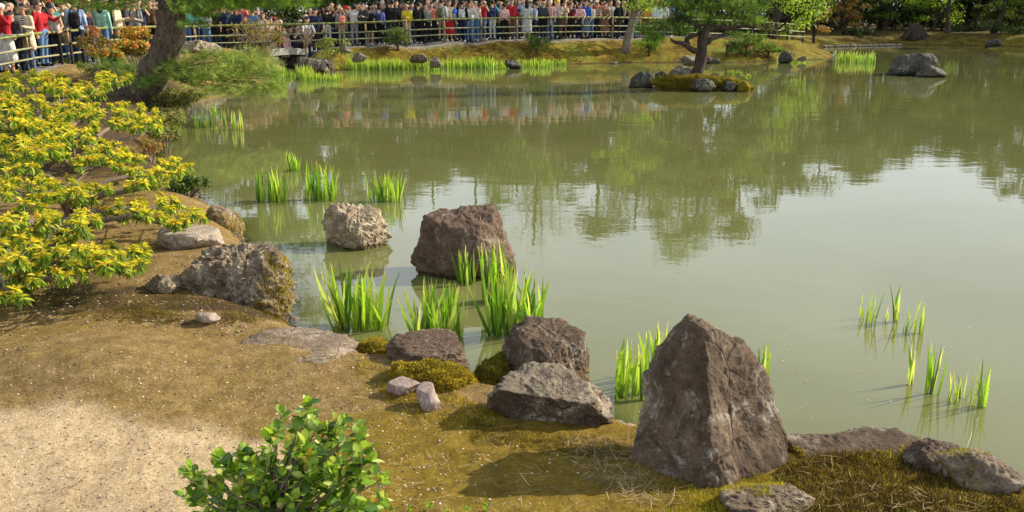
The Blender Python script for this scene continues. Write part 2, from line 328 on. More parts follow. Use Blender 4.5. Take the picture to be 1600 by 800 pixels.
# one sheet, finer near the viewpoint, out to the horizon
rad = np.concatenate([[.02, .5, 1.0, 1.4], 1.7*1.0085**np.arange(0, 545), 175*1.25**np.arange(0, 13)])
ang = np.concatenate([np.linspace(-180, -40, 30, endpoint=False), np.linspace(-40, 40, 640), np.linspace(40, 180, 30)[1:]])*math.pi/180
RR, AA = np.meshgrid(rad, ang, indexing='ij'); GX = RR*np.sin(AA); GY = RR*np.cos(AA)
near = RR < 180; GD = sdist(GX, GY); GH = np.where(near, height(GX, GY, GD), 1.5)
def zone(px, py, poly):
    inside = np.zeros(px.shape, bool); poly = np.asarray(poly, float)
    for i in range(len(poly)):
        a, b = poly[i], poly[(i+1) % len(poly)]
        c = (a[1] > py) != (b[1] > py)
        with np.errstate(divide='ignore', invalid='ignore'): inside ^= c & (px < (b[0]-a[0])*(py-a[1])/(b[1]-a[1])+a[0])
    return inside
def soft_ell(X, Y, cx, cy, rx, ry, w=.35): return 1-sstep(1-w, 1+w, np.sqrt(((X-cx)/rx)**2+((Y-cy)/ry)**2))
P3 = np.stack([GX, GY, 0*GX], -1); nA = fbm(P3*1.6, 4); nB = fbm(P3*.6+7, 4)
wob = .16*fbm(P3*2.5+3, 4); Xw = GX+wob; Yw = GY+wob*1.3
fd = np.full(GX.shape, 99.)
for p in fence_line[::8]: fd = np.minimum(fd, np.hypot(GX-p[0], GY-p[1]))
fy = np.interp(GX, fence_line[:, 0], fence_line[:, 1])
path = sstep(-.5, -.1, GY-fy)*(1-sstep(4.5, 6, GY-fy))*(GX < 13)
wood = np.clip(sstep(5, 7, GY-fy)*(GY > 20)*(GX < 14)+np.maximum(sstep(84, 92, GY), .55*sstep(63, 70, GY))*(GX >= 14), 0, 1)  # woodland floor; the far-right part also paints tree shade into the colour
_s = on_ground(np.array([130., 330., -60.]), np.array([735., 770., 700.]))
sand = np.clip(soft_ell(Xw, Yw, _s[0][0], _s[0][1], .78, .50, .3)+soft_ell(Xw, Yw, _s[1][0], _s[1][1], .5, .35, .4)+soft_ell(Xw, Yw, _s[2][0], _s[2][1], .6, .4, .4)+(GY < 2.6)*(GX < -.9)*.6, 0, 1)
mossy = np.clip(sstep(.3, .9, Xw)+soft_ell(Xw, Yw, .55, 3.05, 1.25, 1.05, .45)*1.1+soft_ell(Xw, Yw, -.55, 3.75, .75, .45, .6)*.9+(nA > .18)*.35*(GY < 9), 0, 1)*(GY < 12)
farm = sstep(22, 26, GY+.35*np.minimum(GX, 0)*0)*(1-path)*sstep(-9.5, -8, GX)+0; farm = np.clip(farm, 0, 1)
_q = on_ground(np.array([200., 360., 60.]), np.array([470., 480., 420.]))
brown = np.clip(sum(soft_ell(Xw, Yw, c[0], c[1], a_, b_, .6)*k_ for c, a_, b_, k_ in zip(_q, (.75, .35, .9), (.28, .2, .5), (.8, .7, .6)))+.8*sstep(8, 11, GY)*(GX < -2.5)*(1-sstep(24, 27, GY)), 0, 1)
nt_g = MB(); nr, na = GX.shape; i = np.arange(nr-1)[:, None]*na; j = np.arange(na-1)[None]
gf = np.stack([i+j, i+j+1, i+na+j+1, i+na+j], -1).reshape(-1, 4)
zones = np.stack([np.clip(sand, 0, 1), np.clip(mossy, 0, 1), np.clip(farm, 0, 1)], -1).reshape(-1, 3)
nt_g.add(np.stack([GX, GY, GH], -1).reshape(-1, 3), gf, zones)
def groundmat():
    m, nt = newmat('garden_soil'); q = NT(nt); P = q.n('NewGeometry').outputs['Position']
    z = q.n('SeparateColor', i={0: q.n('Attribute', attribute_name='col').outputs['Color']}).outputs
    z2 = q.n('SeparateColor', i={0: q.n('Attribute', attribute_name='zone').outputs['Color']}).outputs
    n1 = q.noise(P, 1.6, 8, .65); n2 = q.noise(P, 9, 8, .7); n3 = q.noise(P, 60, 5, .7); n4 = q.noise(P, 260, 3, .7)
    soil = q.ramp(n2, [(.25, (.145,.092,.034)), (.5, (.255,.172,.068)), (.75, (.40,.29,.13))])
    moss = q.ramp(n2, [(.25, (.10,.075,.012)), (.5, (.225,.155,.022)), (.75, (.35,.25,.048))])
    sandc = q.ramp(n2, [(.25, (.38,.27,.155)), (.5, (.55,.415,.25)), (.75, (.66,.52,.34))])
    edge = lambda f, w=.5: q.ramp(q.math('ADD', q.math('MULTIPLY', f, 1.0), q.math('MULTIPLY', q.math('SUBTRACT', n2, .5), w)), [(.35, 0.), (.62, 1.)])
    col = q.mix(edge(z[1], 1.2), soil, moss); col = q.mix(edge(z2[2], 1.), col, (.075,.05,.028))
    patch = q.ramp(n1, [(.5, 0.), (.62, .65)]); col = q.mix(q.math('MULTIPLY', patch, .7), col, moss)
    col = q.mix(q.ramp(q.math('ADD', z[0], q.math('MULTIPLY', q.math('SUBTRACT', q.noise(P, 5, 9, .72, .6), .5), 1.5)), [(.10, 0.), (.9, 1.)]), col, sandc)
    # pale specks and dark crumbs of humus
    sp = q.ramp(n4, [(.64, 0.), (.72, .8)]); col = q.mix(q.math('MULTIPLY', sp, .55), col, (.55,.47,.33))
    dk = q.ramp(q.noise(P, 26, 9, .82, .8), [(.30, .85), (.40, 0.)]); col = q.mix(dk, col, (.055,.038,.022))
    col = q.mix(1, col, q.ramp(n3, [(.3, .65), (.7, 1.3)]), 'MULTIPLY')
    f1 = q.noise(P, .9, 8, .65, .5); f2 = q.noise(P, 5, 6, .7)
    farm = q.ramp(f1, [(.30, (.065,.042,.010)), (.42, (.14,.095,.014)), (.52, (.25,.19,.025)), (.62, (.18,.19,.03)), (.72, (.31,.29,.05))])
    farm = q.mix(1, farm, q.ramp(f2, [(.3, .5), (.7, 1.35)]), 'MULTIPLY'); col = q.mix(z[2], col, farm)
    col = q.mix(z2[0], col, q.mix(n2, (.20,.19,.17), (.34,.32,.29))); col = q.mix(z2[1], col, (.07,.055,.03))
    mud = q.ramp(q.n('SeparateXYZ', i={0: P}).outputs['Z'], [(.01, 1.), (.07, 0.)]); col = q.mix(q.math('MULTIPLY', mud, .85), col, (.06,.045,.022))
    h = q.math('ADD', q.math('ADD', q.math('MULTIPLY', n3, .8), q.math('MULTIPLY', q.math('MULTIPLY', z[2], f2), 9.)), q.math('ADD', q.math('MULTIPLY', n4, .35), q.math('MULTIPLY', n2, 1.2)))
    fin(q, col, .95, h, .9, .022, .12); return m
g_me = nt_g.mesh('ground', groundmat()); za = g_me.color_attributes.new('zone', 'FLOAT_COLOR', 'POINT')
za.data.foreach_set('color', np.stack([np.clip(path, 0, 1), np.clip(wood, 0, 1), np.clip(brown, 0, 1), np.ones_like(brown)], -1).reshape(-1, 4).ravel())
link('ground', g_me, kind='structure')

# pond: the same fine net where the land lies under it; shallow water lets the bed show, deep water is murky green
wm = MB(); keep = (GH < .06) & (RR < 175); kf = keep.ravel()[gf].any(1); used = np.unique(gf[kf]); remap = np.full(kf.size+GX.size+1, -1); remap[used] = np.arange(len(used))
WV = np.stack([GX, GY, 0*GX], -1).reshape(-1, 3)[used]; dep = np.clip(-GH.reshape(-1)[used], 0, 1)
wm.add(WV, remap[gf[kf]], np.repeat(dep[:, None], 3, 1))
def watermat():
    m, nt = newmat('pond_water'); q = NT(nt); P = q.n('NewGeometry').outputs['Position']
    d = q.n('SeparateColor', i={0: q.n('Attribute', attribute_name='col').outputs['Color']}).outputs[0]
    cl = q.noise(P, .55, 4, .6, .6); base = q.ramp(cl, [(.3, (.132,.140,.046)), (.7, (.16,.168,.062))])
    diff = q.n('BsdfDiffuse', i={'Color': base, 'Roughness': .0}).outputs[0]
    tr = q.n('BsdfTransparent', i={'Color': (.75,.72,.5,1)}).outputs[0]
    see = q.math('POWER', 2.718, q.math('MULTIPLY', d, -22.)); body = q.n('MixShader', i={0: see, 1: diff, 2: tr}).outputs[0]
    v1 = q.n('Mapping', i={'Vector': P, 'Scale': (.8, 1.3, 1), 'Rotation': (0, 0, .3)}).outputs[0]
    r1 = q.noise(v1, 1.2, 3, .5, .3); r2 = q.noise(v1, 6.5, 3, .55, .3); r3 = q.noise(P, .16, 2, .5)
    amp = q.ramp(r3, [(.35, .35), (.65, 1.)])
    h = q.math('MULTIPLY', amp, q.math('ADD', q.math('MULTIPLY', r1, .010), q.math('MULTIPLY', r2, .0017)))
    nb = q.n('Bump', i={'Height': h, 'Strength': 1., 'Distance': .42}).outputs[0]
    gl = q.n('BsdfGlossy', i={'Roughness': .012, 'Color': (.95,.97,1,1), 'Normal': nb}).outputs[0]
    fr = q.n('Fresnel', i={'IOR': 1.44, 'Normal': nb}).outputs[0]
    o = q.n('OutputMaterial'); nt.links.new(q.n('MixShader', i={0: fr, 1: body, 2: gl}).outputs[0], o.inputs[0]); return m
link('pond_water', wm.mesh('pond_water', watermat()), kind='structure')

# ---------------------------------------------------------------- rocks
def cube_dirs(n):
    t = np.tan(np.linspace(-1, 1, n+1)*math.pi/4); a, b = np.meshgrid(t, t, indexing='ij'); o = np.ones_like(a); V = []; Fc = []
    for k, (x, y, z) in enumerate(((o,a,b),(-o,b,a),(b,o,a),(a,-o,b),(a,b,o),(b,a,-o))):
        V.append(np.stack([x, y, z], -1).reshape(-1, 3)); i = np.arange(n)[:, None]*(n+1)+np.arange(n)[None]+k*(n+1)**2
        Fc.append(np.stack([i, i+n+1, i+n+2, i+1], -1).reshape(-1, 4))
    V = unit(np.concatenate(V)); Fc = np.concatenate(Fc)
    _, first, inv = np.unique(np.round(V, 5), axis=0, return_index=True, return_inverse=True); inv = inv.ravel()
    return V[first], inv[Fc]
_cd = {}
CR, CU, CW = np.array([1., 0, 0]), np.array([0, SP, CP]), np.array([0, -CP, SP])    # right, up the picture, towards the viewer
def rock(name, label, sil, base, z0, D, mat, seed=1, planes=(), n=44, p=2.8, rough=.05, ridge=.03, fine=.012, facets=6, group=None, cat='rock', parent=None, strata=0, sharp=22, push=.5, groove=0):
    """a boulder: outline seen from the viewpoint, thickness D, facet planes (direction right/up/towards, distance)"""
    if n not in _cd: _cd[n] = cube_dirs(n)
    U, Fc = _cd[n]; sil = np.asarray(sil, float); F0 = G(*base, z0); zc = proj(F0)[2]+push*D
    cx, cy = (sil.min(0)+sil.max(0))/2; a = np.stack([(sil[:, 0]-cx), -(sil[:, 1]-cy)], 1)/F*zc
    C = np.array([0, 0, CAM_Z])+CR*((cx-800)/F*zc)+CU*((400-cy)/F*zc)-CW*zc
    dense = np.concatenate([a[i]+(a[(i+1) % len(a)]-a[i])*np.linspace(0, 1, 24, endpoint=False)[:, None] for i in range(len(a))])
    th = np.arctan2(dense[:, 1], dense[:, 0]); rr = np.hypot(*dense.T); o = np.argsort(th); th = th[o]; rr = rr[o]
    th3 = np.concatenate([th-2*math.pi, th, th+2*math.pi]); rr3 = np.tile(rr, 3)
    T = np.arctan2(U[:, 1], U[:, 0]); rho = np.interp(T, th3, rr3); cph = np.hypot(U[:, 0], U[:, 1]); R0 = rr.mean()
    Dv = D/2
    r = ((cph/rho)**p+(abs(U[:, 2])/Dv)**p)**(-1/p)
    rng = np.random.default_rng(seed); N = [np.array(q[0], float) for q in planes]; H = [q[1] for q in planes]
    for k in range(facets):
        v = unit(rng.normal(size=3)); j = int(np.argmax(U@v)); N.append(v); H.append(r[j]*rng.uniform(.80, .95))
    for v, h in zip(N, H):
        v = unit(v); c = np.maximum(U@v, 1e-3); r = (r**-sharp+(h/c)**-sharp)**(-1/sharp)
    V = U*r[:, None]; s = seed*13.7; q = V/R0
    if groove: gq = np.stack([q[:, 0]*2.6+q[:, 1]*.5, q[:, 1]*.55, q[:, 2]*2.6], 1)+s; V = V*(1+groove*(fbm(gq, 4, ridged=True)-.3)[:, None])
    stv = np.array([1, 1+strata*2.5, 1])
    r2 = 1+rough*2.2*fbm(q*1.6+s, 4)+ridge*2*fbm(q*3.2*stv+s+5, 4, ridged=True)+fine*2*fbm(q*13+s, 4)
    if strata: r2 = r2+.02*strata*np.sign(noise(q*np.array([1.5, 9, 1.5])+s))*abs(noise(q*np.array([1.5, 9, 1.5])+s))**.5
    V = V*r2[:, None]; Wv = V[:, :1]*CR+V[:, 1:2]*CU+V[:, 2:]*CW
    mb = MB(); mb.add(Wv, Fc, (.5, .5, .5)); me = mb.mesh(name, mat)
    if parent is not None: ob = link(name, me, parent, tuple(C-np.array(parent.location)))
    else: ob = link(name, me, None, tuple(C), label=label, category=cat)
    if label and parent is not None: ob['label'] = label
    if group: ob['group'] = group
    ob_v[ob.name] = (Wv+C, Fc); return ob
ob_v = {}
def surf_points(ob, n, polys=None, seed=1, up=None):
    V, Fc = ob_v[ob.name]; rng = np.random.default_rng(seed); A, B, C_, D_ = (V[Fc[:, k]] for k in range(4))
    nn = np.cross(C_-A, D_-B); ar = np.linalg.norm(nn, axis=1); nn = unit(nn); c = (A+B+C_+D_)/4
    if (nn*(c-V.mean(0))).sum() < 0: nn = -nn
    w = ar*((c[:, 2] > height(c[:, 0], c[:, 1])-.03))
    if up is not None: w = w*(nn[:, 2] > up)
    if polys is not None:
        px, py, _ = proj(c); k = np.zeros(len(c), bool); jx = noise(c*14)*9; jy = noise(c*14+9)*9
        for pl in polys: k |= zone(px+jx, py+jy, pl)
        w = w*k
    if w.sum() == 0: return np.zeros((0, 3)), np.zeros((0, 3))
    i = rng.choice(len(w), n, p=w/w.sum()); s, t = rng.random((2, n, 1))
    return A[i]*(1-s)*(1-t)+B[i]*s*(1-t)+C_[i]*s*t+D_[i]*(1-s)*t, nn[i]
MOSSC = [(.46,.36,.04), (.34,.27,.03), (.20,.16,.02), (.55,.45,.06), (.36,.24,.03), (.14,.12,.02)]
def moss_coat(parent, polys, n=5000, L=.013, cols=MOSSC, seed=3, up=None, src=None, jn=.2):
    p, nn = surf_points(src or parent, n, polys, seed, up)
    if not len(p): return
    rng = np.random.default_rng(seed); mb = MB(); cl = fbm(p*22, 3); lift = np.maximum(cl, -.2)*.02
    blades(mb, p+nn*(lift[:, None]-.004), nn+rng.normal(0, .45, p.shape)+np.array([0, 0, .3]), rng.uniform(.6, 1.3, n)*L, L*.38, rng.normal(0, .15, p.shape), jit(cols, n, jn)*(1+.5*cl[:, None]), k=1)
    o = put('moss', mb, M_mosst, parent); o['kind'] = 'stuff'; return o

# nearest rocks: outlines, where they meet the ground, thickness
def gh_at(px, py): return float(on_ground(np.array([px]), np.array([py]))[0][2])
ROCKS = {}
def nr_(key, *a, **k): ROCKS[key] = rock('rock', *a, **k); return ROCKS[key]
nr_('tall', 'tall pointed brown rock with a steep ridge standing on the mossy bank edge', [(1104,436),(1062,434),(1036,474),(1012,560),(992,628),(980,668),(984,715),(1004,765),(1050,815),(1110,830),(1160,818),(1206,795),(1212,700),(1218,640),(1186,582),(1160,552),(1146,508),(1128,456)],
    (1110,762), gh_at(1100,762), .50, R_brown, 5, [((-.70,.16,.62), .150), ((.46,.20,.78), .160), ((-.9,.1,-.2), .30)], n=120, p=2.9, rough=.04, ridge=.05, fine=.016, facets=9, push=.5, sharp=40, groove=.11)
nr_('lichen', 'angular dark rock capped with pale lichen, left of the tall pointed rock', [(830,572),(796,590),(768,622),(766,665),(800,672),(860,680),(955,690),(960,650),(958,632),(925,606),(880,578),(855,571)],
    (860,676), gh_at(860,676), .36, R_lich, 11, [((-.15,-.45,.9), .085), ((.05,.80,.62), .105), ((.8,.5,.3), .20)], n=90, rough=.06, ridge=.07, fine=.02, sharp=40)
nr_('behind', 'broad brown rock at the water behind the lichen capped rock', [(838,493),(800,512),(785,540),(777,590),(790,625),(850,640),(915,630),(921,575),(912,520),(890,500)],
    (850,632), .05, .42, R_brown, 17, [((-.75,.25,.6), .19), ((.45,.2,.8), .20), ((0,.9,.45), .165)], n=90, rough=.06, ridge=.055, fine=.016, groove=.05)
nr_('block', 'big blocky purple brown rock standing in the pond behind the iris', [(690,322),(668,340),(655,380),(648,410),(655,440),(700,452),(780,445),(800,420),(801,360),(790,330),(775,320),(720,319)],
    (720,440), 0, .50, R_dark, 23, [((0,.80,.6), .265), ((-.45,-.1,.85), .25), ((.7,.1,.6), .28)], n=96, rough=.06, ridge=.05, fine=.016, p=3.2, groove=.05)
nr_('beige', 'small pale beige rough rock in the pond beside the iris clumps', [(545,318),(515,325),(500,345),(503,370),(530,390),(560,398),(606,390),(607,365),(598,330),(575,322)],
    (560,392), 0, .36, R_pale, 31, [((.1,.85,.5), .15), ((-.75,-.1,.65), .15), ((.6,-.1,.7), .19)], n=76, rough=.11, ridge=.12, fine=.03, facets=10)
nr_('grey', 'rough pitted grey boulder with golden moss on its water side', [(372,380),(340,388),(302,410),(292,440),(300,472),(340,492),(400,503),(452,500),(456,450),(440,405),(420,388)],
    (380,495), .16, .50, R_grey, 41, [((0,.8,.5), .24)], n=90, rough=.09, ridge=.10, fine=.04, facets=8)
nr_('flat', 'long flat layered grey rock lying along the shore', [(400,497),(330,508),(326,520),(400,590),(480,625),(560,630),(572,566),(558,538),(500,512),(450,500)],
    (480,566), gh_at(480,566)-.02, .60, R_flat, 47, [((0,.9,.35), .075), ((.2,.2,.9), .2)], push=.22, n=76, p=2.3, rough=.06, ridge=.05, fine=.02, strata=1)
nr_('slab', 'sloping flat topped grey rock between moss cushions at the water', [(662,510),(618,524),(606,545),(630,575),(700,598),(744,592),(740,556),(716,526),(690,513)],
    (690,582), gh_at(690,582)-.03, .36, R_dark, 53, [((0,.9,.4), .085)], push=.4, n=60, p=2.6, rough=.05, ridge=.05, strata=1)
nr_('pale', 'pale flat slab of rock lying in the soil under the yellow shrub', [(262,345),(245,362),(250,380),(280,395),(320,395),(346,382),(335,355),(300,340)],
    (300,392), gh_at(300,392), .38, R_slab, 61, [((.05,.97,.3), .045), ((-.05,.2,1), .17)], n=50, p=3.2, rough=.03, ridge=.03, fine=.01)
nr_('mossyr', 'small rock with moss covered side at the water under yellow leaves', [(340,322),(320,332),(322,360),(345,376),(372,376),(377,350),(365,330)],
    (350,374), .05, .36, R_grey, 67, n=50, rough=.06, ridge=.05, fine=.02)
nr_('knob', 'small low dark stone beside the rough grey boulder', [(250,430),(226,438),(224,450),(250,462),(290,460),(300,440),(280,430)],
    (258,460), gh_at(258,460), .25, R_grey, 71, n=36, rough=.08, ridge=.06, fine=.03)
nr_('tiny', 'small flat pale stone sunk in the soil below the rough grey boulder', [(312,488),(300,493),(305,503),(330,505),(345,498),(335,489)],
    (322,504), gh_at(322,504)+.01, .10, R_slab, 73, n=24)
nr_('lilac', 'smooth lilac grey stone half sunk in moss, left one of the pair', [(625,586),(607,598),(604,612),(625,618),(650,612),(660,600),(645,592)],
    (630,616), gh_at(630,616)+.02, .12, R_lilac, 79, [((0,.95,.4), .022), ((-.2,.5,.8), .045)], n=40, rough=.05, ridge=.02, fine=.006)
nr_('lilac2', 'lilac grey stone with a pale foot half sunk in moss, right one of the pair', [(660,594),(648,605),(652,625),(662,642),(690,645),(692,632),(680,615),(675,600)],
    (672,642), gh_at(672,642)+.015, .14, R_lilac, 83, [((0,.9,.5), .04), ((-.3,.4,.8), .045)], n=40, rough=.05, ridge=.02, fine=.006)
nr_('br_back', 'wide low rock forming the water edge at the bottom right corner of the garden', [(1380,674),(1310,688),(1240,690),(1222,712),(1260,770),(1440,775),(1452,700),(1425,680)],
    (1330,724), gh_at(1330,724)-.02, .55, R_brown, 89, [((0,.9,.4), .08)], push=.22, n=70, p=2.4, rough=.06, ridge=.05, fine=.02)
nr_('br_right', 'grey rock sloping into the water at the right end of the moss bank', [(1490,698),(1455,705),(1450,740),(1520,775),(1590,790),(1612,772),(1580,740),(1540,710)],
    (1530,778), gh_at(1530,778)-.02, .44, R_flat, 97, [((.3,.7,.5), .14)], n=64, rough=.06, ridge=.05, fine=.02)
nr_('br_mid', 'low rock half buried in moss between the two rocks at the lower right shore', [(1470,694),(1436,698),(1425,720),(1430,760),(1510,768),(1525,730),(1505,702)],
    (1475,750), gh_at(1475,748)-.03, .40, R_brown, 99, [((0,.9,.4), .08)], n=50, rough=.07, ridge=.06, fine=.02, push=.25)
nr_('br_front', 'low craggy rock poking from yellow moss just right of the tall pointed rock', [(1180,752),(1135,758),(1122,775),(1140,812),(1230,830),(1300,815),(1280,785),(1235,762)],
    (1210,815), gh_at(1210,812)-.0, .34, R_grey, 101, [((0,.85,.5), .07)], n=64, rough=.06, ridge=.07, fine=.02, strata=1)
# moss: cushions of their own, and coats on the rocks
def cushion(label, sil, base, z0, D, n, seed, cols=MOSSC):
    o = rock('moss_cushion', label, sil, base, z0, D, M_moss, seed, n=56, p=2.2, rough=.16, ridge=.02, fine=.04, facets=0, cat='moss', push=.35); moss_coat(o, None, int(n*1.5), .017, cols, seed); return o
cushion('olive moss cushion at the water between the flat rock and the sloping rock', [(590,530),(565,540),(560,560),(575,585),(610,592),(635,580),(625,545)], (598,588), .06, .30, 5000, 3)
cushion('large golden moss cushion bulging below the sloping flat topped rock', [(650,566),(618,572),(612,590),(644,606),(682,648),(732,644),(744,606),(738,586),(700,570)], (700,642), .10, .32, 10000, 5)
cushion('dark green moss cushion at the water between two brown rocks', [(780,556),(750,575),(738,600),(742,632),(790,636),(800,600),(795,565)], (766,632), .03, .30, 5000, 7, [(.15,.14,.02), (.10,.11,.015), (.07,.08,.015), (.2,.18,.02)])
moss_coat(ROCKS['grey'], [[(415,400),(470,400),(470,510),(250,505),(330,478),(400,490)], [(300,480),(460,470),(460,520),(300,520)]], 14000, .018)
moss_coat(ROCKS['mossyr'], [[(318,335),(350,332),(380,340),(380,380),(330,380)]], 7000, .017)
moss_coat(ROCKS['behind'], [[(880,585),(930,570),(930,640),(860,640)]], 2500, .014)
moss_coat(ROCKS['br_right'], [[(1440,690),(1545,705),(1535,765),(1440,780)]], 3500, .013, [(.34,.33,.03), (.25,.22,.03), (.14,.12,.02)])
moss_coat(ROCKS['br_back'], [[(1330,705),(1460,690),(1460,740),(1330,740)], [(1225,700),(1290,708),(1280,716),(1225,725)]], 3000, .013)
moss_coat(ROCKS['flat'], [[(410,522),(470,530),(540,560),(500,580),(400,550)]], 1500, .012)
moss_coat(ROCKS['block'], [[(640,425),(800,425),(800,455),(640,455)]], 1500, .012, [(.12,.11,.02), (.08,.08,.015)])
moss_coat(ROCKS['br_front'], [[(1110,730),(1240,745),(1200,770),(1110,770)]], 2500, .014, [(.4,.36,.05), (.3,.25,.04)])

# ---------------------------------------------------------------- ground cover near the viewpoint
def scatter(poly, n, seed, dens=None):
    rng = np.random.default_rng(seed); poly = np.asarray(poly, float); a, b = poly.min(0), poly.max(0)
    X = rng.uniform(a[0], b[0], n*4); Y = b[1]-(b[1]-a[1])*rng.random(n*4)
    k = zone(X+noise(np.stack([X*.06, Y*.06, 0*X], -1))*14, Y+noise(np.stack([X*.06, Y*.06, 0*X+9], -1))*8, poly); p = on_ground(X[k], Y[k]); d = sdist(p[:, 0], p[:, 1])
    p = p[d > .01]
    if dens is not None: p = p[noise(p*dens) > rng.uniform(-.5, .35, len(p))]
    return p[:n], rng
def mosspatch(label, poly, n, L, cols, seed, dens=None, upv=.5):
    p, rng = scatter(poly, n, seed, dens); m = len(p); mb = MB(); c = fbm(p*7, 3)[:, None]
    blades(mb, p-np.array([0, 0, .003]), np.array([0, 0, 1.])+rng.normal(0, upv, (m, 3)), rng.uniform(.5, 1.4, m)*L*(1+.6*c[:, 0]), L*.33, rng.normal(0, .2, (m, 3)), jit(cols, m, .22)*(1+.9*c), k=1)
    o = put('moss_patch', mb, M_mosst, None, (0, 0, 0)); o['kind'] = 'stuff'; o['label'] = label; o['category'] = 'moss'; return o
DKM = [(.13,.09,.018), (.085,.058,.02), (.05,.034,.02), (.19,.15,.03), (.27,.24,.04), (.11,.055,.03), (.07,.05,.02)]
mosspatch('dense bristly olive and brown moss over the lower right bank', [(1215,735),(1290,712),(1390,705),(1440,690),(1470,712),(1540,760),(1640,810),(1660,860),(1200,860),(1215,790)], 52000, .022, DKM, 11)
mosspatch('bright yellow moss around the foot of the tall pointed rock', [(1020,762),(1120,745),(1230,738),(1260,760),(1200,770),(1130,790),(1150,830),(1000,830)], 7000, .016, [(.42,.36,.04), (.3,.27,.03), (.2,.17,.02)], 12)
mosspatch('dark brown moss mat on the soil left of the rough grey boulder', [(120,480),(200,455),(300,455),(460,485),(440,500),(300,508),(150,500),(40,492)], 14000, .016, [(.12,.08,.025), (.08,.055,.02), (.17,.13,.03), (.22,.18,.04)], 13, 2.5)
mosspatch('pale green moss on the low hump under the yellow shrub', [(-40,420),(180,425),(170,470),(60,490),(-60,480)], 9000, .012, [(.25,.24,.06), (.17,.17,.04), (.33,.30,.10)], 14, 2.5)
mosspatch('short golden olive moss carpet in the middle of the bank', [(540,575),(620,610),(720,660),(800,680),(960,690),(1010,740),(1050,780),(1050,850),(600,850),(560,700),(430,620)], 26000, .007, [(.28,.20,.03), (.36,.27,.045), (.19,.14,.02)], 15, 1.6, .9)
mosspatch('moss fringe under the dark side of the lichen capped rock', [(730,650),(780,668),(960,688),(1000,720),(880,712),(740,690)], 5000, .016, [(.24,.18,.03), (.14,.11,.02), (.09,.07,.02)], 16)
mosspatch('sparse low moss speckling the brown soil at the left', [(-60,520),(330,505),(560,580),(600,680),(420,620),(200,600),(-60,600)], 16000, .007, [(.26,.21,.04), (.18,.13,.03), (.34,.27,.06)], 17, 2.2, .9)
mosspatch('moss growing right to the water edge behind the lower right rocks', [(1215,690),(1300,690),(1450,690),(1560,735),(1640,790),(1600,800),(1440,735),(1300,735),(1220,745)], 12000, .018, DKM, 18)
mosspatch('uneven golden moss creeping from the cushions over the soil', [(560,560),(620,575),(700,610),(770,640),(790,668),(700,668),(640,650),(600,625),(555,590)], 9000, .016, MOSSC, 19, 4.)
# dry pine straw lying about
def straw(label, poly, n, seed, L=.09, cols=((.45,.34,.19), (.36,.25,.13), (.56,.46,.28)), lift=.006, w=.0022):
    p, rng = scatter(poly, n, seed); m = len(p); a = rng.uniform(0, 6.28, m); d = np.stack([np.cos(a), np.sin(a), rng.normal(0, .12, m)], -1); mb = MB()
    blades(mb, p+np.array([0, 0, 1])*rng.uniform(.003, lift+.006, m)[:, None], d, rng.uniform(.4, 1.3, m)*L, w, rng.normal(0, .12, (m, 3))*np.array([1, 1, .3]), jit(cols, m, .2), k=3, side=unit(np.stack([-np.sin(a), np.cos(a), 0*a], -1)))
    o = put('pine_straw', mb, M_straw, None); o['kind'] = 'stuff'; o['label'] = label; o['category'] = 'pine straw'
straw('drift of dry pine needles left of the tall pointed rock', [(880,690),(985,685),(1010,740),(1060,775),(1060,800),(990,790),(900,735)], 480, 21, .10, ((.34,.25,.13), (.25,.17,.09), (.46,.36,.2)), lift=.014)
straw('dry pine needles tangled in moss at the lower right bank', [(1230,735),(1300,712),(1350,760),(1560,790),(1500,840),(1180,850),(1140,790)], 240, 22, .08, ((.34,.25,.13), (.25,.17,.09), (.46,.36,.2)), lift=.02)
straw('thin scatter of dry needles over the olive moss carpet', [(430,600),(620,610),(900,690),(1000,760),(900,830),(600,830),(300,560)], 230, 23, .08)
straw('dry needles scattered over the brown soil at the left', [(-60,440),(300,440),(560,560),(600,640),(300,600),(-60,640)], 330, 24, .08)
straw('dry needles on the soil under the yellow shrub', [(60,290),(260,290),(300,420),(60,420)], 420, 25, .09, ((.40,.24,.12), (.30,.18,.10), (.5,.36,.2)))
straw('dark twigs and crumbs lying on the soil', [(-60,560),(560,560),(600,830),(-60,830)], 160, 26, .05, ((.08,.05,.035), (.13,.09,.06)), w=.003)
def pebbles(label, poly, n, seed, cols, r=.006):
    p, rng = scatter(poly, n, seed); m = len(p); U, Fc = cube_dirs(2); s = rng.uniform(.5, 1.6, (m, 1, 1))*r*np.array([1, .8, .55]); V = p[:, None]+U[None]*s*(1+.2*rng.normal(size=(m, len(U), 1)))
    mb = MB(); mb.add(V.reshape(-1, 3), (np.arange(m)[:, None, None]*len(U)+Fc[None]).reshape(-1, 4), np.repeat(jit(cols, m, .2), len(U), 0))
    o = put('grit', mb, M_straw, None); o['kind'] = 'stuff'; o['label'] = label; o['category'] = 'grit'
pebbles('pale grit strewn over the sandy clearing and soil', [(-80,500),(560,540),(700,640),(700,830),(-80,830)], 2600, 31, [(.60,.50,.35), (.5,.4,.27), (.32,.24,.15), (.2,.15,.1)], .0045)
pebbles('small pale pebbles and crumbs on the moss', [(560,600),(960,700),(1060,830),(600,830)], 90, 32, [(.6,.55,.5), (.5,.4,.3)], .005)
pebbles('crumbs of earth on the soil at the left', [(-80,440),(300,300),(420,520),(-80,560)], 1200, 33, [(.3,.22,.14), (.18,.12,.08), (.45,.36,.26)], .008)

# ---------------------------------------------------------------- ordinals for labels
_o1 = 'first second third fourth fifth sixth seventh eighth ninth tenth eleventh twelfth thirteenth fourteenth fifteenth sixteenth seventeenth eighteenth nineteenth'.split()
def nth(i):
    if i < 20: return _o1[i-1]
    t = {2: 'twent', 3: 'thirt', 4: 'fort', 5: 'fift'}[i//10]; return t+'ieth' if i % 10 == 0 else t+'y-'+_o1[i % 10-1]

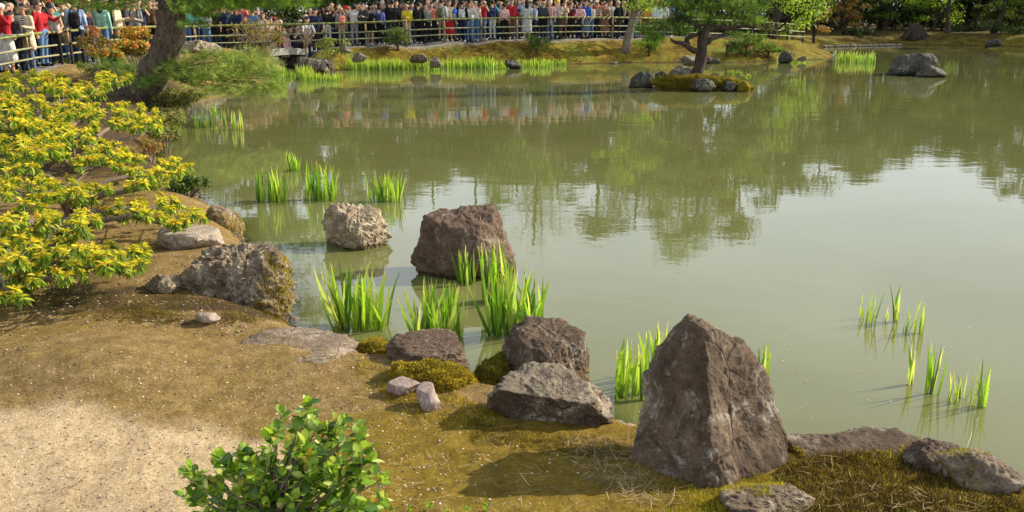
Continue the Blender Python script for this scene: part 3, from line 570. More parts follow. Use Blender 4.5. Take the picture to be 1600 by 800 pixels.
# ---------------------------------------------------------------- irises
IRC = [(.12,.24,.022), (.19,.34,.03), (.28,.42,.045), (.07,.15,.02), (.38,.45,.12)]
def blade_mesh(seed):
    rng = np.random.default_rng(seed); mb = MB(); c = IRC[seed % len(IRC)]; k = 7; t = np.linspace(0, 1, k+1)
    bend = (.04, .10, .20, .05, .08, .42, .14, .03)[seed % 8]; x = bend*t**2.4; z = t*(1-.35*bend*t); w = .64*np.clip((1-t)*1.5, 0, 1)**.85*(.75+.25*np.sin(np.minimum(t*2.5, 1)*1.57))
    L = np.stack([x, -w*.024, z], 1); R = np.stack([x, w*.024, z], 1); M = np.stack([x-.004*(1-t), 0*x, z], 1); V = np.concatenate([L, M, R]); i = np.arange(k)
    f = np.concatenate([np.stack([i, i+1, i+k+2, i+k+1], 1), np.stack([i+k+1, i+k+2, i+2*k+3, i+2*k+2], 1)])
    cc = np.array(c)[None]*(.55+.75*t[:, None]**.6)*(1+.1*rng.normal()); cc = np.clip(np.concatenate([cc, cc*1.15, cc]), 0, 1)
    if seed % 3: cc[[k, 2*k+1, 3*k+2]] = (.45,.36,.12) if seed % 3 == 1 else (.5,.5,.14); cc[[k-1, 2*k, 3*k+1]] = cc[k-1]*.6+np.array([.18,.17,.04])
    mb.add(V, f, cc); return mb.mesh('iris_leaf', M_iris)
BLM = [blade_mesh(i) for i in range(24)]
def iris(label, px0, px1, pyb, pyt, n, spread=.07, group='iris clumps in the near water', lean=.16, seed=1, pale=0, zb=-.02, wf=1.0):
    """clump standing in the water between two pixel columns, foot at pyb, tips at pyt"""
    rng = np.random.default_rng(seed*7+3); a, b = G(px0, pyb), G(px1, pyb); c = (a+b)/2; H = (pyb-pyt)/F*proj(c)[2]/CP
    t = thing('iris_clump', label, 'iris', tuple(c), group); wdt = np.linalg.norm(b-a)/2
    for k in range(int(n*1.6)):
        u = rng.uniform(-1, 1); x = u*wdt; y = rng.uniform(-1, 1)*spread; m = BLM[rng.integers(0, len(BLM))] if not pale or rng.random() > pale else BLM[4+5*rng.integers(0, 4)]
        o = bpy.data.objects.new('leaf', m); sc.collection.objects.link(o); o.parent = t; L = H*rng.choice([rng.uniform(.9, 1.16), rng.uniform(.55, .95)], p=[.65, .35])
        o.location = (x, y, zb); o.scale = (L, wf*min(1, L*2.4)*rng.uniform(.75, 1.25), L)
        o.rotation_euler = (rng.normal(0, lean*.5)-.04, u*lean*1.2+rng.normal(0, lean*.35), rng.choice([-1, 1])*1.57+rng.uniform(-.85, .85))
    return t
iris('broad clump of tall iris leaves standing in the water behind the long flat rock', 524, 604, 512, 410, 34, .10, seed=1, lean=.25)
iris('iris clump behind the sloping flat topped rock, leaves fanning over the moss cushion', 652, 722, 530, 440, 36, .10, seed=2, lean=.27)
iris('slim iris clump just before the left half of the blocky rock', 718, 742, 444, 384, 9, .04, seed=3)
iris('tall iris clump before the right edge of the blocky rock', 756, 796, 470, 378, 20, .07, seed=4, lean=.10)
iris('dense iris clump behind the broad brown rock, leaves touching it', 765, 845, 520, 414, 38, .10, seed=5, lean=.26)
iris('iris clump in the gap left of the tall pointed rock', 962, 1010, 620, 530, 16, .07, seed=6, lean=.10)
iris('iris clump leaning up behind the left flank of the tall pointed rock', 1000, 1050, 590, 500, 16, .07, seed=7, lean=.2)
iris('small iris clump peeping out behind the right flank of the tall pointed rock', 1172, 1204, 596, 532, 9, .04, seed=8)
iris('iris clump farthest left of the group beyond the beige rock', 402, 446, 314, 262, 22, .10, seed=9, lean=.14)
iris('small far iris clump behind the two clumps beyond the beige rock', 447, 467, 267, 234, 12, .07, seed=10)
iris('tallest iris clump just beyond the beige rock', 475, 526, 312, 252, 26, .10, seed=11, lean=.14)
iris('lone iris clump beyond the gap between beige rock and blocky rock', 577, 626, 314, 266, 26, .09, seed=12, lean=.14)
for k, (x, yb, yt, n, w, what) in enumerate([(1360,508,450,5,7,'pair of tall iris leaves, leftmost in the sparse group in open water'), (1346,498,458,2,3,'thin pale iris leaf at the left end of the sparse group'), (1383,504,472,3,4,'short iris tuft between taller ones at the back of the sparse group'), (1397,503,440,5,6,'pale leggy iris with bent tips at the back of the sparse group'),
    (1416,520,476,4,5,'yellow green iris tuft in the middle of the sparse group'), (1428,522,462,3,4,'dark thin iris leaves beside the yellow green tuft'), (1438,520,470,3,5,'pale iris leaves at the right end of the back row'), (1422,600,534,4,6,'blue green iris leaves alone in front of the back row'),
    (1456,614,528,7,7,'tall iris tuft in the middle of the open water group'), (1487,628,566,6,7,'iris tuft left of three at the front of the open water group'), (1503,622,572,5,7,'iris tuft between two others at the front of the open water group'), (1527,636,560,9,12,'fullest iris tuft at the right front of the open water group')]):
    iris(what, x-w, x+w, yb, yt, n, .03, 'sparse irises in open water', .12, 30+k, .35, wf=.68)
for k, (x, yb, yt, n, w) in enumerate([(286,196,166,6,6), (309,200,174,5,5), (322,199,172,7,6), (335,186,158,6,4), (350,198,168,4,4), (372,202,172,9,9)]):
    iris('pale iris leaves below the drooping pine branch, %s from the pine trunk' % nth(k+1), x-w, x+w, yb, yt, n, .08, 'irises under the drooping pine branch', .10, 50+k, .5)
# far rows along the shore: too small to show single leaves
def far_iris(label, x0, x1, yb, yt, n, seed, group='iris rows along the far shore'):
    rng = np.random.default_rng(seed); a, b = G(x0, yb), G(x1, yb); c = (a+b)/2; H = (yb-yt)/F*proj(c)[2]; t = rng.uniform(0, 1, (n, 1)); B = a*(1-t)+b*t+np.concatenate([rng.normal(0, .03, (n, 1)), rng.normal(0, .18, (n, 1)), np.full((n, 1), -.03)], 1)
    mb = MB(); blades(mb, B, np.array([0, 0, 1.])+rng.normal(0, .09, (n, 3)), rng.uniform(.6, 1.08, n)*H, .03, rng.normal(0, .07, (n, 3)), jit(IRC, n, .2), k=3, tipcol=(.4,.5,.08), side=unit(np.stack([np.ones(n), rng.normal(0, .5, n), 0*np.ones(n)], 1)))
    put('iris_clump', mb, M_iris, None, tuple(c), label=label, category='iris', group=group)
fi = [(424,444,128,99,34), (444,456,120,108,14), (468,488,124,100,40), (487,500,126,110,20), (505,528,126,112,22), (522,545,108,88,40), (546,570,109,88,46), (571,596,110,90,46), (597,624,110,88,52), (630,655,108,91,42), (656,682,108,90,46), (690,712,106,90,38), (713,738,107,89,44), (738,768,107,86,60), (768,800,106,92,44), (812,830,104,90,28), (832,856,105,89,38), (857,882,102,90,38)]
for k, (a, b, yb, yt, n) in enumerate(fi): far_iris('short green iris clump at the far shore, %s from the slab bridge' % nth(k+1), a-3, b+3, yb, yt, int(n*2.6), 100+k)
for k, (a, b, yb, yt, n) in enumerate([(1215,1232,97,86,22), (1234,1262,97,86,24), (1306,1335,97,78,60), (1336,1366,98,80,40)]): far_iris(('low iris clump at the foot of the round moss lump by the spit', 'low sparse iris clump along the golden spit', 'lush iris clump off the tip of the golden spit', 'outer iris clump beyond the tip of the golden spit')[k], a, b, yb, yt, n*2, 140+k, 'irises round the golden spit')

# ---------------------------------------------------------------- glossy shrub at the bottom
GLC = [(.055,.15,.012), (.09,.21,.015), (.15,.29,.02), (.035,.09,.015), (.24,.36,.05), (.20,.32,.03)]
def shrub_leaf(seed):
    mb = MB(); c = [(.11,.22,.02), (.18,.31,.03), (.28,.40,.05), (.06,.13,.02), (.46,.54,.16), (.34,.45,.05), (.34,.30,.05), (.42,.10,.03)][seed]
    t = np.linspace(0, 1, 6); w = np.array([.05, .36, .49, .48, .32, 0])*.72; X = []; Fs = []
    z = -.16*t**2; V = np.concatenate([np.stack([t, -w, z+.18*w], 1), np.stack([t, 0*t, z-.03*np.sin(t*3.1)], 1), np.stack([t, w, z+.18*w], 1)]); i = np.arange(5)
    f = np.concatenate([np.stack([i, i+1, i+7, i+6], 1), np.stack([i+6, i+7, i+13, i+12], 1)]); cc = np.tile(np.array(c), (18, 1)); cc[6:12] *= 1.25
    mb.add(V, f[:, ::-1], np.clip(cc, 0, 1)); return mb
SL = [shrub_leaf(i).mesh('shrub_leaf', M_gloss) for i in range(8)]
sb = on_ground(np.array([430.]), np.array([862.]))[0]; shrub = thing('shrub', 'round leaved glossy green shrub with reddish tips on the sandy clearing', 'shrub', tuple(sb))
rng = np.random.default_rng(77); stem = MB(); twigs = []
fwd_d = proj(sb)[2]
def shp(px, py, dz): # point at the shrub's depth
    d = ray(px, py); p = d*((fwd_d+dz)/(d[1]*CP-d[2]*SP)); p[2] += CAM_Z; return p
sh_out = [(272,750),(300,722),(330,700),(352,712),(390,690),(412,690),(428,650),(444,632),(462,618),(486,622),(500,650),(525,648),(560,668),(575,690),(590,715),(604,748),(600,790),(560,830),(450,850),(330,840),(285,800)]
tips = []
while len(tips) < 118:
    x, y = rng.uniform(270, 606), rng.uniform(612, 850)
    if zone(np.array([x]), np.array([y]), sh_out)[0] and rng.random() < (1.0 if y < 800 else .6): tips.append((x, y, rng.uniform(-.16, .2)))
allp = []
for x, y, dz in tips:
    tip = shp(x, y, dz); hub = sb+np.array([(tip[0]-sb[0])*.25+rng.normal(0, .02), (tip[1]-sb[1])*.2, max(.05, (tip[2]-sb[2])*.45)])
    Pth = smoothpath([sb+np.array([rng.normal(0, .01), rng.normal(0, .01), -.03]), hub, hub*.45+tip*.55+rng.normal(0, .012, 3), tip], 8); tube(stem, Pth, np.linspace(.006, .0016, 8), 5, (.2,.15,.1))
    d = unit(Pth[-1]-Pth[-2]+np.array([0, 0, .02]))
    for _ in range(9):
        u_ = rng.uniform(.45, .98); pp = Pth[min(7, int(u_*8))]+rng.normal(0, .008, 3); allp.append((pp, unit(rng.normal(0, 1, 3)+np.array([0, -.3, .5])), rng.uniform(.034, .054), False))
    for lv in range(rng.integers(5, 9)):
        s_ = rng.uniform(0, .065); a = lv*2.4+rng.uniform(-.3, .3); o1 = unit(np.cross(d, [.3, 1, .2])); o2 = np.cross(d, o1); op = rng.uniform(.5, 1.25) if s_ > .01 else rng.uniform(.25, .7)
        dr = unit(d*math.cos(op)+(o1*math.cos(a)+o2*math.sin(a))*math.sin(op)+np.array([0, 0, .15])); allp.append((tip-d*s_, dr, rng.uniform(.036, .060)*(1 if s_ > .01 else .75), s_ < .008))
order = sorted(range(len(allp)), key=lambda i: -allp[i][0][2]+allp[i][0][1]*.5)
rest = MB()
for q_, i_ in enumerate(order):
    p, dr, L, young = allp[i_]; nrm = unit(np.array([rng.normal(0, .3), rng.normal(0, .3), 1.])); x = unit(np.cross(nrm, dr)); nn = np.cross(dr, x)
    mi = rng.choice([0,1,2,3,4,5,6,7], p=[.2,.24,.2,.12,.10,.11,.025,.005]) if not young else rng.choice([4,5,6,2], p=[.35,.35,.15,.15])
    Mx = Matrix(((dr[0]*L, x[0]*L, nn[0]*L, p[0]-sb[0]), (dr[1]*L, x[1]*L, nn[1]*L, p[1]-sb[1]), (dr[2]*L, x[2]*L, nn[2]*L, p[2]-sb[2]), (0, 0, 0, 1)))
    if q_ < 295:
        o = bpy.data.objects.new('leaf', SL[mi]); sc.collection.objects.link(o); o.parent = shrub; o.matrix_local = Mx
    else:
        lb = shrub_leaf(mi); V = lb.v[0] @ np.array(Mx.to_3x3()).T + (p); rest.add(V, lb.f[0], lb.c[0])
put('foliage', rest, M_gloss, shrub)['kind'] = 'stuff'; put('stem', stem, B_twig, shrub)
# seedlings along the bottom edge
for k, x in enumerate((612, 640, 668, 700, 732, 762)):
    p, rg = on_ground(np.array([float(x)]), np.array([812.-(k % 3)*5]))[0], np.random.default_rng(k); mb = MB(); n = 11
    leaves(mb, p+np.concatenate([rg.normal(0, .008, (n, 2)), rg.uniform(.004, .03, (n, 1))], 1), np.concatenate([rg.normal(0, .7, (n, 2)), np.ones((n, 1))], 1), rg.normal(size=(n, 3)), .022, .009, jit([(.28,.4,.04), (.16,.28,.03)], n))
    put('seedling', mb, M_leaf, None, tuple(p), label='tiny bright green seedling in the moss at the bottom edge, %s from the glossy shrub' % nth(k+1), category='seedling', group='seedlings along the bottom edge')

# ---------------------------------------------------------------- yellow andromeda shrubs at the left: rosettes of young yellow leaves over drooping green ones
YC = [(.68,.58,.05), (.62,.58,.05), (.72,.58,.07), (.54,.55,.05), (.68,.50,.06), (.44,.50,.05)]; OGC = [(.17,.26,.03), (.24,.33,.03), (.10,.17,.02), (.34,.40,.04)]
def rosette(seed, yc=YC, oc=OGC, size=.060, droop=True):
    rng = np.random.default_rng(seed); mb = MB(); n1, n2 = 14, 12
    a = rng.uniform(0, 6.28, n1); el = rng.uniform(-.1, 1.0, n1); d = np.stack([np.cos(a)*np.cos(el), np.sin(a)*np.cos(el), np.sin(el)], 1)
    leaves(mb, np.tile([0, 0, .0], (n1, 1)), d, np.tile([0, 0, 1.], (n1, 1))+rng.normal(0, .2, (n1, 3)), rng.uniform(.75, 1.15, n1)*size, .017*size/.06, jit(yc, n1, .15), .3, .35)
    if droop:
        a = rng.uniform(0, 6.28, n2); el = rng.uniform(-1.2, -.35, n2); d = np.stack([np.cos(a)*np.cos(el), np.sin(a)*np.cos(el), np.sin(el)], 1)
        leaves(mb, np.stack([.004*np.cos(a), .004*np.sin(a), rng.uniform(-.035, -.005, n2)], 1), d, np.stack([np.cos(a), np.sin(a), .6+0*a], 1), rng.uniform(.95, 1.45, n2)*size, .024*size/.06, jit(oc, n2, .18), .25, .15)
    return mb
ROS = [rosette(i) for i in range(10)]+[rosette(20+i, [(.62,.33,.05), (.55,.42,.04)]) for i in range(2)]; ROSM = [r.mesh('leaf_rosette', M_leaf) for r in ROS]
def pieris(label, pads, base_px, seed, zb=.9, scale=1., nmax=90):
    """pads: ellipses (cx, cy, rx, ry, n, z) over which the rosettes of one shrub lie"""
    rng = np.random.default_rng(seed); b = on_ground(np.array([float(base_px[0])]), np.array([float(base_px[1])]))[0]; t = thing('andromeda_shrub', label, 'shrub', tuple(b), 'yellow leaved shrubs at the left'); rest = MB(); st = MB(); cnt = 0; P = []
    for (cx, cy, rx, ry, n, z) in pads:
        c = G(cx, cy, z); main = smoothpath([b+rng.normal(0, .03, 3)*[1,1,0], b*.6+c*.4+np.array([0, 0, .12])+rng.normal(0, .06, 3), b*.15+c*.85+np.array([0, 0, -.02]), c-np.array([0, 0, .06])], 10); tube(st, main, np.linspace(.036, .012, 10), 7, (.3,.25,.2), rough=9)
        for k in range(int(n*1.75)):
            th, r = rng.uniform(0, 6.28), math.sqrt(rng.random()); x = cx+rx*r*math.cos(th); y = cy+ry*r*math.sin(th); zz = z+rng.normal(0, .065)-.07*r*r-(.12*rng.random() if k % 4 == 0 else 0)
            if noise(np.array([x*.045, y*.08, seed]))+.05 < rng.uniform(-.35, .15): continue
            p = G(x, y, zz); P.append(p)
            if k % 3 == 0: m = main[rng.integers(5, 10)]; tube(st, smoothpath([m, (m+p)/2-np.array([0, 0, .03]), p], 5), np.linspace(.007, .003, 5), 5, (.3,.22,.15))
    P = np.array(P)[np.argsort([p[1] for p in P])]; fol = []
    for p in P:
        s_ = rng.uniform(.55, 1.0)*scale; R = (Matrix.Rotation(rng.uniform(0, 6.28), 3, 'Z') @ Matrix.Rotation(rng.normal(0, .25), 3, 'X')); k = rng.integers(0, 12) if rng.random() < .12 else rng.integers(0, 10)
        if cnt < nmax:
            o = bpy.data.objects.new('leaf_rosette', ROSM[k]); sc.collection.objects.link(o); o.parent = t; M = R.to_4x4()*1; M = Matrix.Translation(p-b) @ M @ Matrix.Scale(s_, 4); o.matrix_local = M; cnt += 1
        else: r0 = ROS[k]; [rest.add(v*0+(v@np.array(R).T)*s_+p, f, c) for v, c in [(np.concatenate(r0.v), np.concatenate(r0.c))] for f in [r0.f]]
    put('branch', st, B_twig, t)
    if rest.n: o = put('foliage', rest, M_leaf, t); o['kind'] = 'stuff'
for r in ROS: r.f = [np.asarray(f) for f in r.f]
pieris('yellow leaved shrub nearest the viewer, low at the left edge above the green moss hump', [(10,440,60,24,26,.62), (70,395,75,24,44,.72), (185,398,58,22,44,.66), (20,390,50,25,24,.8), (95,425,50,14,14,.6)], (10,470), 1, nmax=70)
pieris('yellow leaved shrub with a branch tip reaching over the pale slab rock', [(282,335,38,14,22,.62), (215,325,55,14,26,.72), (105,345,60,20,40,.8), (40,340,48,24,34,.85), (250,312,35,10,10,.7)], (60,400), 2, nmax=70)
pieris('yellow leaved shrub in the middle, its crown reaching out over the water', [(235,258,62,20,58,.82), (150,240,55,22,46,.9), (60,290,70,22,54,.85), (120,300,60,14,26,.8), (225,285,50,10,16,.75), (30,255,40,14,20,.9)], (110,345), 3, nmax=70)
pieris('golden crowned shrub just below the foot of the leaning pine', [(190,180,66,20,90,.95), (110,205,50,18,40,.95), (230,200,26,12,20,.85), (50,225,60,22,60,.95), (135,170,30,12,14,1.0)], (120,270), 4, scale=1.2, nmax=55)
pieris('yellow shrub at the back of the left group, under the bamboo fence', [(50,125,58,16,90,1.0), (120,140,45,14,60,1.0), (175,122,34,12,40,1.05), (25,160,48,18,60,1.0), (90,170,50,14,50,.95), (20,190,35,12,30,1.), (75,195,40,12,26,.95)], (60,235), 5, scale=1.45, nmax=35)

# ---------------------------------------------------------------- generic leafy shrubs and trees
def clumped(rng, c, r, n, clumps, flat=1.0, shell=.55, cs=.28):
    """points gathered in clumps spread through an ellipsoid"""
    c = np.asarray(c, float); r = np.asarray(r, float); u = unit(rng.normal(size=(clumps, 3)))*(shell+(1-shell)*rng.random((clumps, 1))); cc = c+u*r; i = rng.integers(0, clumps, n)
    off = unit(rng.normal(size=(n, 3)))*rng.random((n, 1))**.5*np.array([1, 1, flat])*r.mean()*cs*rng.uniform(.6, 1.4, (clumps, 1))[i]; return cc[i]+off, unit(off+np.array([0, 0, .02])), u[i], cc
def foliage(mb, rng, c, r, n, clumps, size, cols, flat=1.0, shell=.55, cs=.28, jn=.18, up=.6):
    p, o, u, cc = clumped(rng, c, r, n, clumps, flat, shell, cs); shade = rng.normal(0, .16, (clumps, 1))
    N = unit(o+u*.5+np.array([0, 0, up])+rng.normal(0, .5, p.shape)); Dd = unit(np.cross(N, rng.normal(size=p.shape)))
    leaves(mb, p, Dd, N, rng.uniform(.6, 1.3, n)*size, size*.62, jit(cols, n, jn), .12, .1, simple=True); return cc
def shrubby(name, label, cat, px, py, z, rpx, rpy, rdepth, n, size, cols, seed, clumps=14, flat=.7, cs=.4, group=None, mat=None, twigs=6, ground=None):
    """low shrub standing at pixel px,py (its middle), given half sizes in pixels"""
    rng = np.random.default_rng(seed); c = G(px, py, z) if ground is None else ground; f = proj(c)[2]/F; r = (rpx*f, rdepth, rpy*f); g = np.array([c[0], c[1], gz(c[0], c[1])-.03])
    t = thing(name, label, cat, tuple(g), group); mb = MB(); cc = foliage(mb, rng, c, r, n, clumps, size, cols, flat, .4, cs); put('foliage', mb, M_far, t)['kind'] = 'stuff'
    st = MB(); [tube(st, smoothpath([g, (g+q)/2+rng.normal(0, .05, 3), q], 6), np.linspace(.03, .008, 6)*max(.5, r[2]), 5, (.2,.15,.1)) for q in cc[:twigs]]; put('stem', st, B_twig, t); return t
ORC = [(.60,.24,.03), (.52,.30,.04), (.62,.18,.03), (.30,.24,.03)]
for k, (px, py, y, rx, ry) in enumerate([(212,50,25.5,34,7), (205,70,24,36,7), (175,84,22.5,20,6)]):
    shrubby('andromeda_shrub', ['orange leaved shrub tier against the fence beside the pine trunk', 'orange leaved shrub tier in the middle, left of the pine trunk', 'small orange and green shrub in front of the orange tiers'][k], 'shrub', px, py, 0, rx, ry, .45, 900, .09, ORC+[(.12,.18,.02)]*(1+k), 200+k, 12, .5, .42, 'orange shrubs by the pine', ground=Dp(px, py, y))
    shrubby('andromeda_shrub', 'dark green shrub growing under the %s orange tier' % nth(k+1), 'shrub', px, py+11, 0, rx, ry*.9, .4, 600, .08, [(.07,.10,.015), (.12,.13,.02), (.20,.10,.03)], 210+k, 12, .5, .45, ground=Dp(px, py+10, y+.1))
shrubby('red_tipped_shrub', 'rounded olive shrub with red leaf tips growing up against the bamboo fence', 'shrub', 140, 68, 0, 26, 22, .5, 1500, .075, [(.22,.22,.04), (.14,.15,.03), (.30,.26,.05), (.40,.12,.06)], 220, 16, .7, .35, ground=Dp(140, 70, 23.5))
shrubby('red_tipped_shrub', 'pinkish top sprays of the olive shrub at the fence', 'shrub', 143, 48, 0, 12, 7, .3, 260, .07, [(.42,.12,.07), (.30,.16,.05)], 221, 8, .7, .4, ground=Dp(143, 48, 23.4))
for k, (px, py, rx, ry) in enumerate([(22,100,34,9), (75,94,30,11), (110,100,28,10), (150,106,34,8), (200,102,30,10), (215,122,36,12)]):
    shrubby('low_shrub', 'low green shrub between the fence and the yellow shrubs, %s from the photo edge' % nth(k+1), 'shrub', px, py, .7, rx, ry, .6, 900, .08, [(.14,.20,.03), (.22,.28,.05), (.08,.12,.02), (.28,.26,.08)], 230+k, 14, .6, .4, 'low shrubs along the left bank')
shrubby('low_shrub', 'dark green shrub with a bare twig trailing over the water', 'shrub', 292, 284, .45, 30, 12, .35, 800, .05, [(.07,.13,.02), (.12,.18,.03), (.05,.08,.015)], 240, 12, .6, .4)
shrubby('low_shrub', 'low shrub with rusty sprays at the water edge below the pine', 'shrub', 235, 228, .35, 22, 14, .3, 260, .05, [(.32,.16,.06), (.25,.22,.05)], 241, 10, .7, .5)

for k, (px, py, rx, ry) in enumerate([(255,205,16,12), (262,182,22,14), (258,160,18,10), (262,148,20,10), (283,160,22,12), (300,150,22,8)]):
    shrubby('low_shrub', 'dull green growth covering the bank below the leaning pine, %s clump up from the water' % nth(k+1), 'shrub', px, py, .35, rx, ry, .5, 900, .06, [(.13,.17,.03), (.20,.22,.05), (.08,.10,.02), (.22,.15,.05)], 245+k, 14, .6, .45, 'growth on the bank below the pine')
# ---------------------------------------------------------------- pines
PC = [(.10,.20,.02), (.16,.28,.03), (.06,.12,.015), (.24,.36,.04), (.13,.22,.03)]
def needles(mb, rng, P, U, L, w, per, cols, spread=.9):
    n = len(P); B = np.repeat(P, per, 0); Uu = np.repeat(unit(U), per, 0); m = n*per; cc = np.repeat(jit(cols, n, .2), per, 0)*np.exp(rng.normal(0, .15, (m, 1)))
    blades(mb, B-Uu*rng.uniform(0, .5, (m, 1))*L, Uu+rng.normal(0, spread*.55, (m, 3)), rng.uniform(.7, 1.2, m)*L, w, np.zeros((m, 3))+[0, 0, -.05], np.clip(cc, 0, 1), k=1)
def pinepad(fol, tw, rng, a, c, r, n, L, w, per, cols=PC, up=.9, out=.6):
    """a pad of needle tufts about c, fed by twigs from a"""
    c = np.asarray(c, float); r = np.asarray(r, float); k = max(4, n//22); hubs = c+(rng.uniform(-1, 1, (k, 3))*r*.8); hubs[:, 2] = c[2]+rng.normal(0, .35, k)*r[2]
    for h in hubs: tube(tw, smoothpath([a, (np.asarray(a)+h)/2+rng.normal(0, .05, 3)-[0, 0, r[2]*.3], h], 6), np.linspace(.022, .006, 6)*max(.6, r[0]), 4, (.1,.08,.06))
    i = rng.integers(0, k, n); o = rng.normal(size=(n, 3))*r*np.array([.30, .34, .42]); P = hubs[i]+o
    needles(fol, rng, P, np.array([0, 0, up])+unit(o)*out+rng.normal(0, .25, (n, 3)), L, w, per, cols)
def P_(px, py, y): return Dp(float(px), float(py), float(y))
# leaning pine at the left
YP = 19.5; rng = np.random.default_rng(301)
lp = thing('leaning_pine', 'large pine with a thick leaning scaly trunk at the left bank', 'tree', tuple(np.array([P_(205,160,YP)[0], YP, .3])))
tr = MB(); pts = [P_(206,188,YP), P_(222,158,YP), P_(234,128,YP), P_(252,92,YP), P_(265,56,YP), P_(265,10,YP), P_(258,-40,YP), P_(262,-110,YP+.2), P_(290,-200,YP+.3)]
tube(tr, smoothpath(pts, 44), np.interp(np.linspace(0, 1, 44), [0, .1, .3, .5, .8, 1], [.30, .27, .32, .285, .26, .15]), 22, (.2,.16,.12), rough=4.5)
tube(tr, smoothpath([P_(222,140,YP), P_(185,150,YP), P_(150,158,YP-.2), P_(110,168,YP-.2)], 14), np.linspace(.24, .10, 14), 12, (.1,.08,.06), rough=3); put('trunk', tr, B_pine, lp)
tw, fo = MB(), MB(); hb = P_(250,112,YP)
for (x, y, rx, rz, dy, n) in [(300,100,38,9,.0,150), (340,118,50,10,-.5,230), (385,108,40,12,-.3,200), (415,118,24,14,-.6,110), (330,88,50,8,.5,170), (380,92,36,8,.3,120), (300,125,34,9,-.7,120), (365,138,45,8,-.9,150), (420,138,18,9,-.8,50), (275,108,18,10,.4,60), (410,100,26,9,.2,90)]:
    f = YP/F; pinepad(fo, tw, rng, hb, P_(x, y, YP+dy), (rx*f, .55, rz*f*1.15), int(n*1.05), .19, .0075, 15, [(.19,.28,.045), (.30,.39,.07), (.09,.14,.025), (.40,.46,.12), (.14,.22,.03)], .35, .95)
tube(tw, smoothpath([hb, P_(300,120,YP), P_(350,126,YP-.4), P_(400,128,YP-.6)], 14), np.linspace(.06, .015, 14), 6, (.1,.08,.06), rough=5)
for (x, y, rx, rz, dy, n) in [(215,108,36,9,.8,90), (180,98,30,7,1.2,50), (240,125,20,9,-.6,50)]:
    f = YP/F; pinepad(fo, tw, rng, hb, P_(x, y, YP+dy), (rx*f, .5, rz*f), n, .16, .009, 14, [(.10,.19,.03), (.16,.26,.04)], .4, .9)
h2 = P_(266,-30,YP)
for (x, y, rx, rz, dy, n) in [(330,4,50,9,-.2,170), (306,22,24,7,-.4,70), (400,0,55,10,.2,200), (452,2,35,12,.1,130), (298,34,18,5,-.6,36), (370,8,40,6,.2,50), (360,-20,70,14,0,200), (460,-25,60,14,0,160), (180,5,55,9,.8,120), (120,-8,50,9,1,100), (200,-30,60,14,.4,140), (316,12,24,6,0,50)]:
    f = YP/F; pinepad(fo, tw, rng, h2, P_(x, y, YP+dy), (rx*f, .6, rz*f), int(n*1.6), .16, .010, 13, [(.14,.25,.03), (.20,.32,.04), (.09,.16,.02)], .5, .9)
for k in range(22):                                     # the crown above the frame, mirrored in the pond
    x, y = rng.uniform(60, 560), rng.uniform(-420, -60); f = YP/F; pinepad(fo, tw, rng, smoothpath(pts, 44)[rng.integers(30, 43)], P_(x, y, YP+rng.uniform(-1.5, 2)), (rng.uniform(40, 75)*f, .8, rng.uniform(9, 15)*f), 90, .19, .014, 9, PC)
put('foliage', fo, M_need, lp)['kind'] = 'stuff'; put('branch', tw, B_dark, lp)

# island with its pine
YI = float(G(1085, 138)[1])
isl = thing('rocky_islet', 'small rocky islet with moss edges carrying the open pine', 'islet', tuple(G(1078, 136)))
def pc(o): o['kind'] = 'thing'; return o
rock('moss_body', None, [(1008,126),(996,134),(1004,142),(1080,144),(1156,143),(1170,138),(1158,129),(1120,123),(1050,122)], (1080,143), 0, 1.25, M_moss, 401, n=56, p=2.4, rough=.16, ridge=.12, fine=.03, parent=isl, push=.45)
for k, (sil, b, D, mt) in enumerate([([(1018,110),(1000,114),(986,124),(984,136),(1005,142),(1018,134),(1020,120)], (1002,137), .6, R_green), ([(1075,107),(1050,110),(1040,122),(1042,136),(1070,140),(1086,132),(1088,114)], (1064,137), .7, R_far),
    ([(1100,124),(1084,126),(1078,138),(1085,145),(1108,144),(1116,136),(1112,125)], (1098,143), .5, R_green), ([(1132,128),(1130,140),(1136,144),(1150,143),(1151,132),(1144,129)], (1141,142), .4, R_green), ([(1045,116),(1030,121),(1028,130),(1050,134),(1056,122)], (1042,131), .5, R_far)]):
    rock('rock', None, sil, b, 0.02, D, mt, 410+k, n=30, rough=.06, ridge=.06, fine=.03, parent=isl)
for k, (sil, b, D, mt) in enumerate([([(1062,104),(1050,112),(1048,124),(1070,128),(1084,120),(1078,108)], (1064,128), .6, R_far), ([(1034,112),(1022,118),(1020,128),(1040,130),(1046,120)], (1034,130), .4, R_green), ([(1090,120),(1076,124),(1076,134),(1098,135),(1104,126)], (1090,134), .5, R_green), ([(1122,120),(1110,126),(1112,134),(1134,134),(1136,125)], (1124,134), .5, R_brown)]):
    rock('rock', None, sil, b, .05, D, mt, 450+k, n=24, rough=.10, ridge=.10, fine=.03, parent=isl)
mo = rock('moss_lump', None, [(1160,126),(1152,132),(1152,144),(1166,146),(1172,140),(1170,130)], (1162,144), 0, .5, M_moss, 431, n=30, rough=.06, parent=isl)
for k, nme in enumerate(['moss_body', 'moss_lump']):
    pass
moss_coat(isl, None, 9000, .06, [(.34,.26,.03), (.22,.17,.02), (.12,.10,.02), (.07,.05,.02), (.28,.24,.03)], 440, src=bpy.data.objects[[o.name for o in isl.children if o.name.startswith('moss_body')][0]])
moss_coat(isl, None, 900, .035, [(.42,.34,.03), (.34,.26,.03)], 441, src=mo)
rng = np.random.default_rng(302); ip = thing('island_pine', 'open crowned pine with twisting dark limbs growing on the rocky islet', 'tree', tuple(P_(1088,124,YI)))
tr, tw, fo = MB(), MB(), MB(); f = YI/F
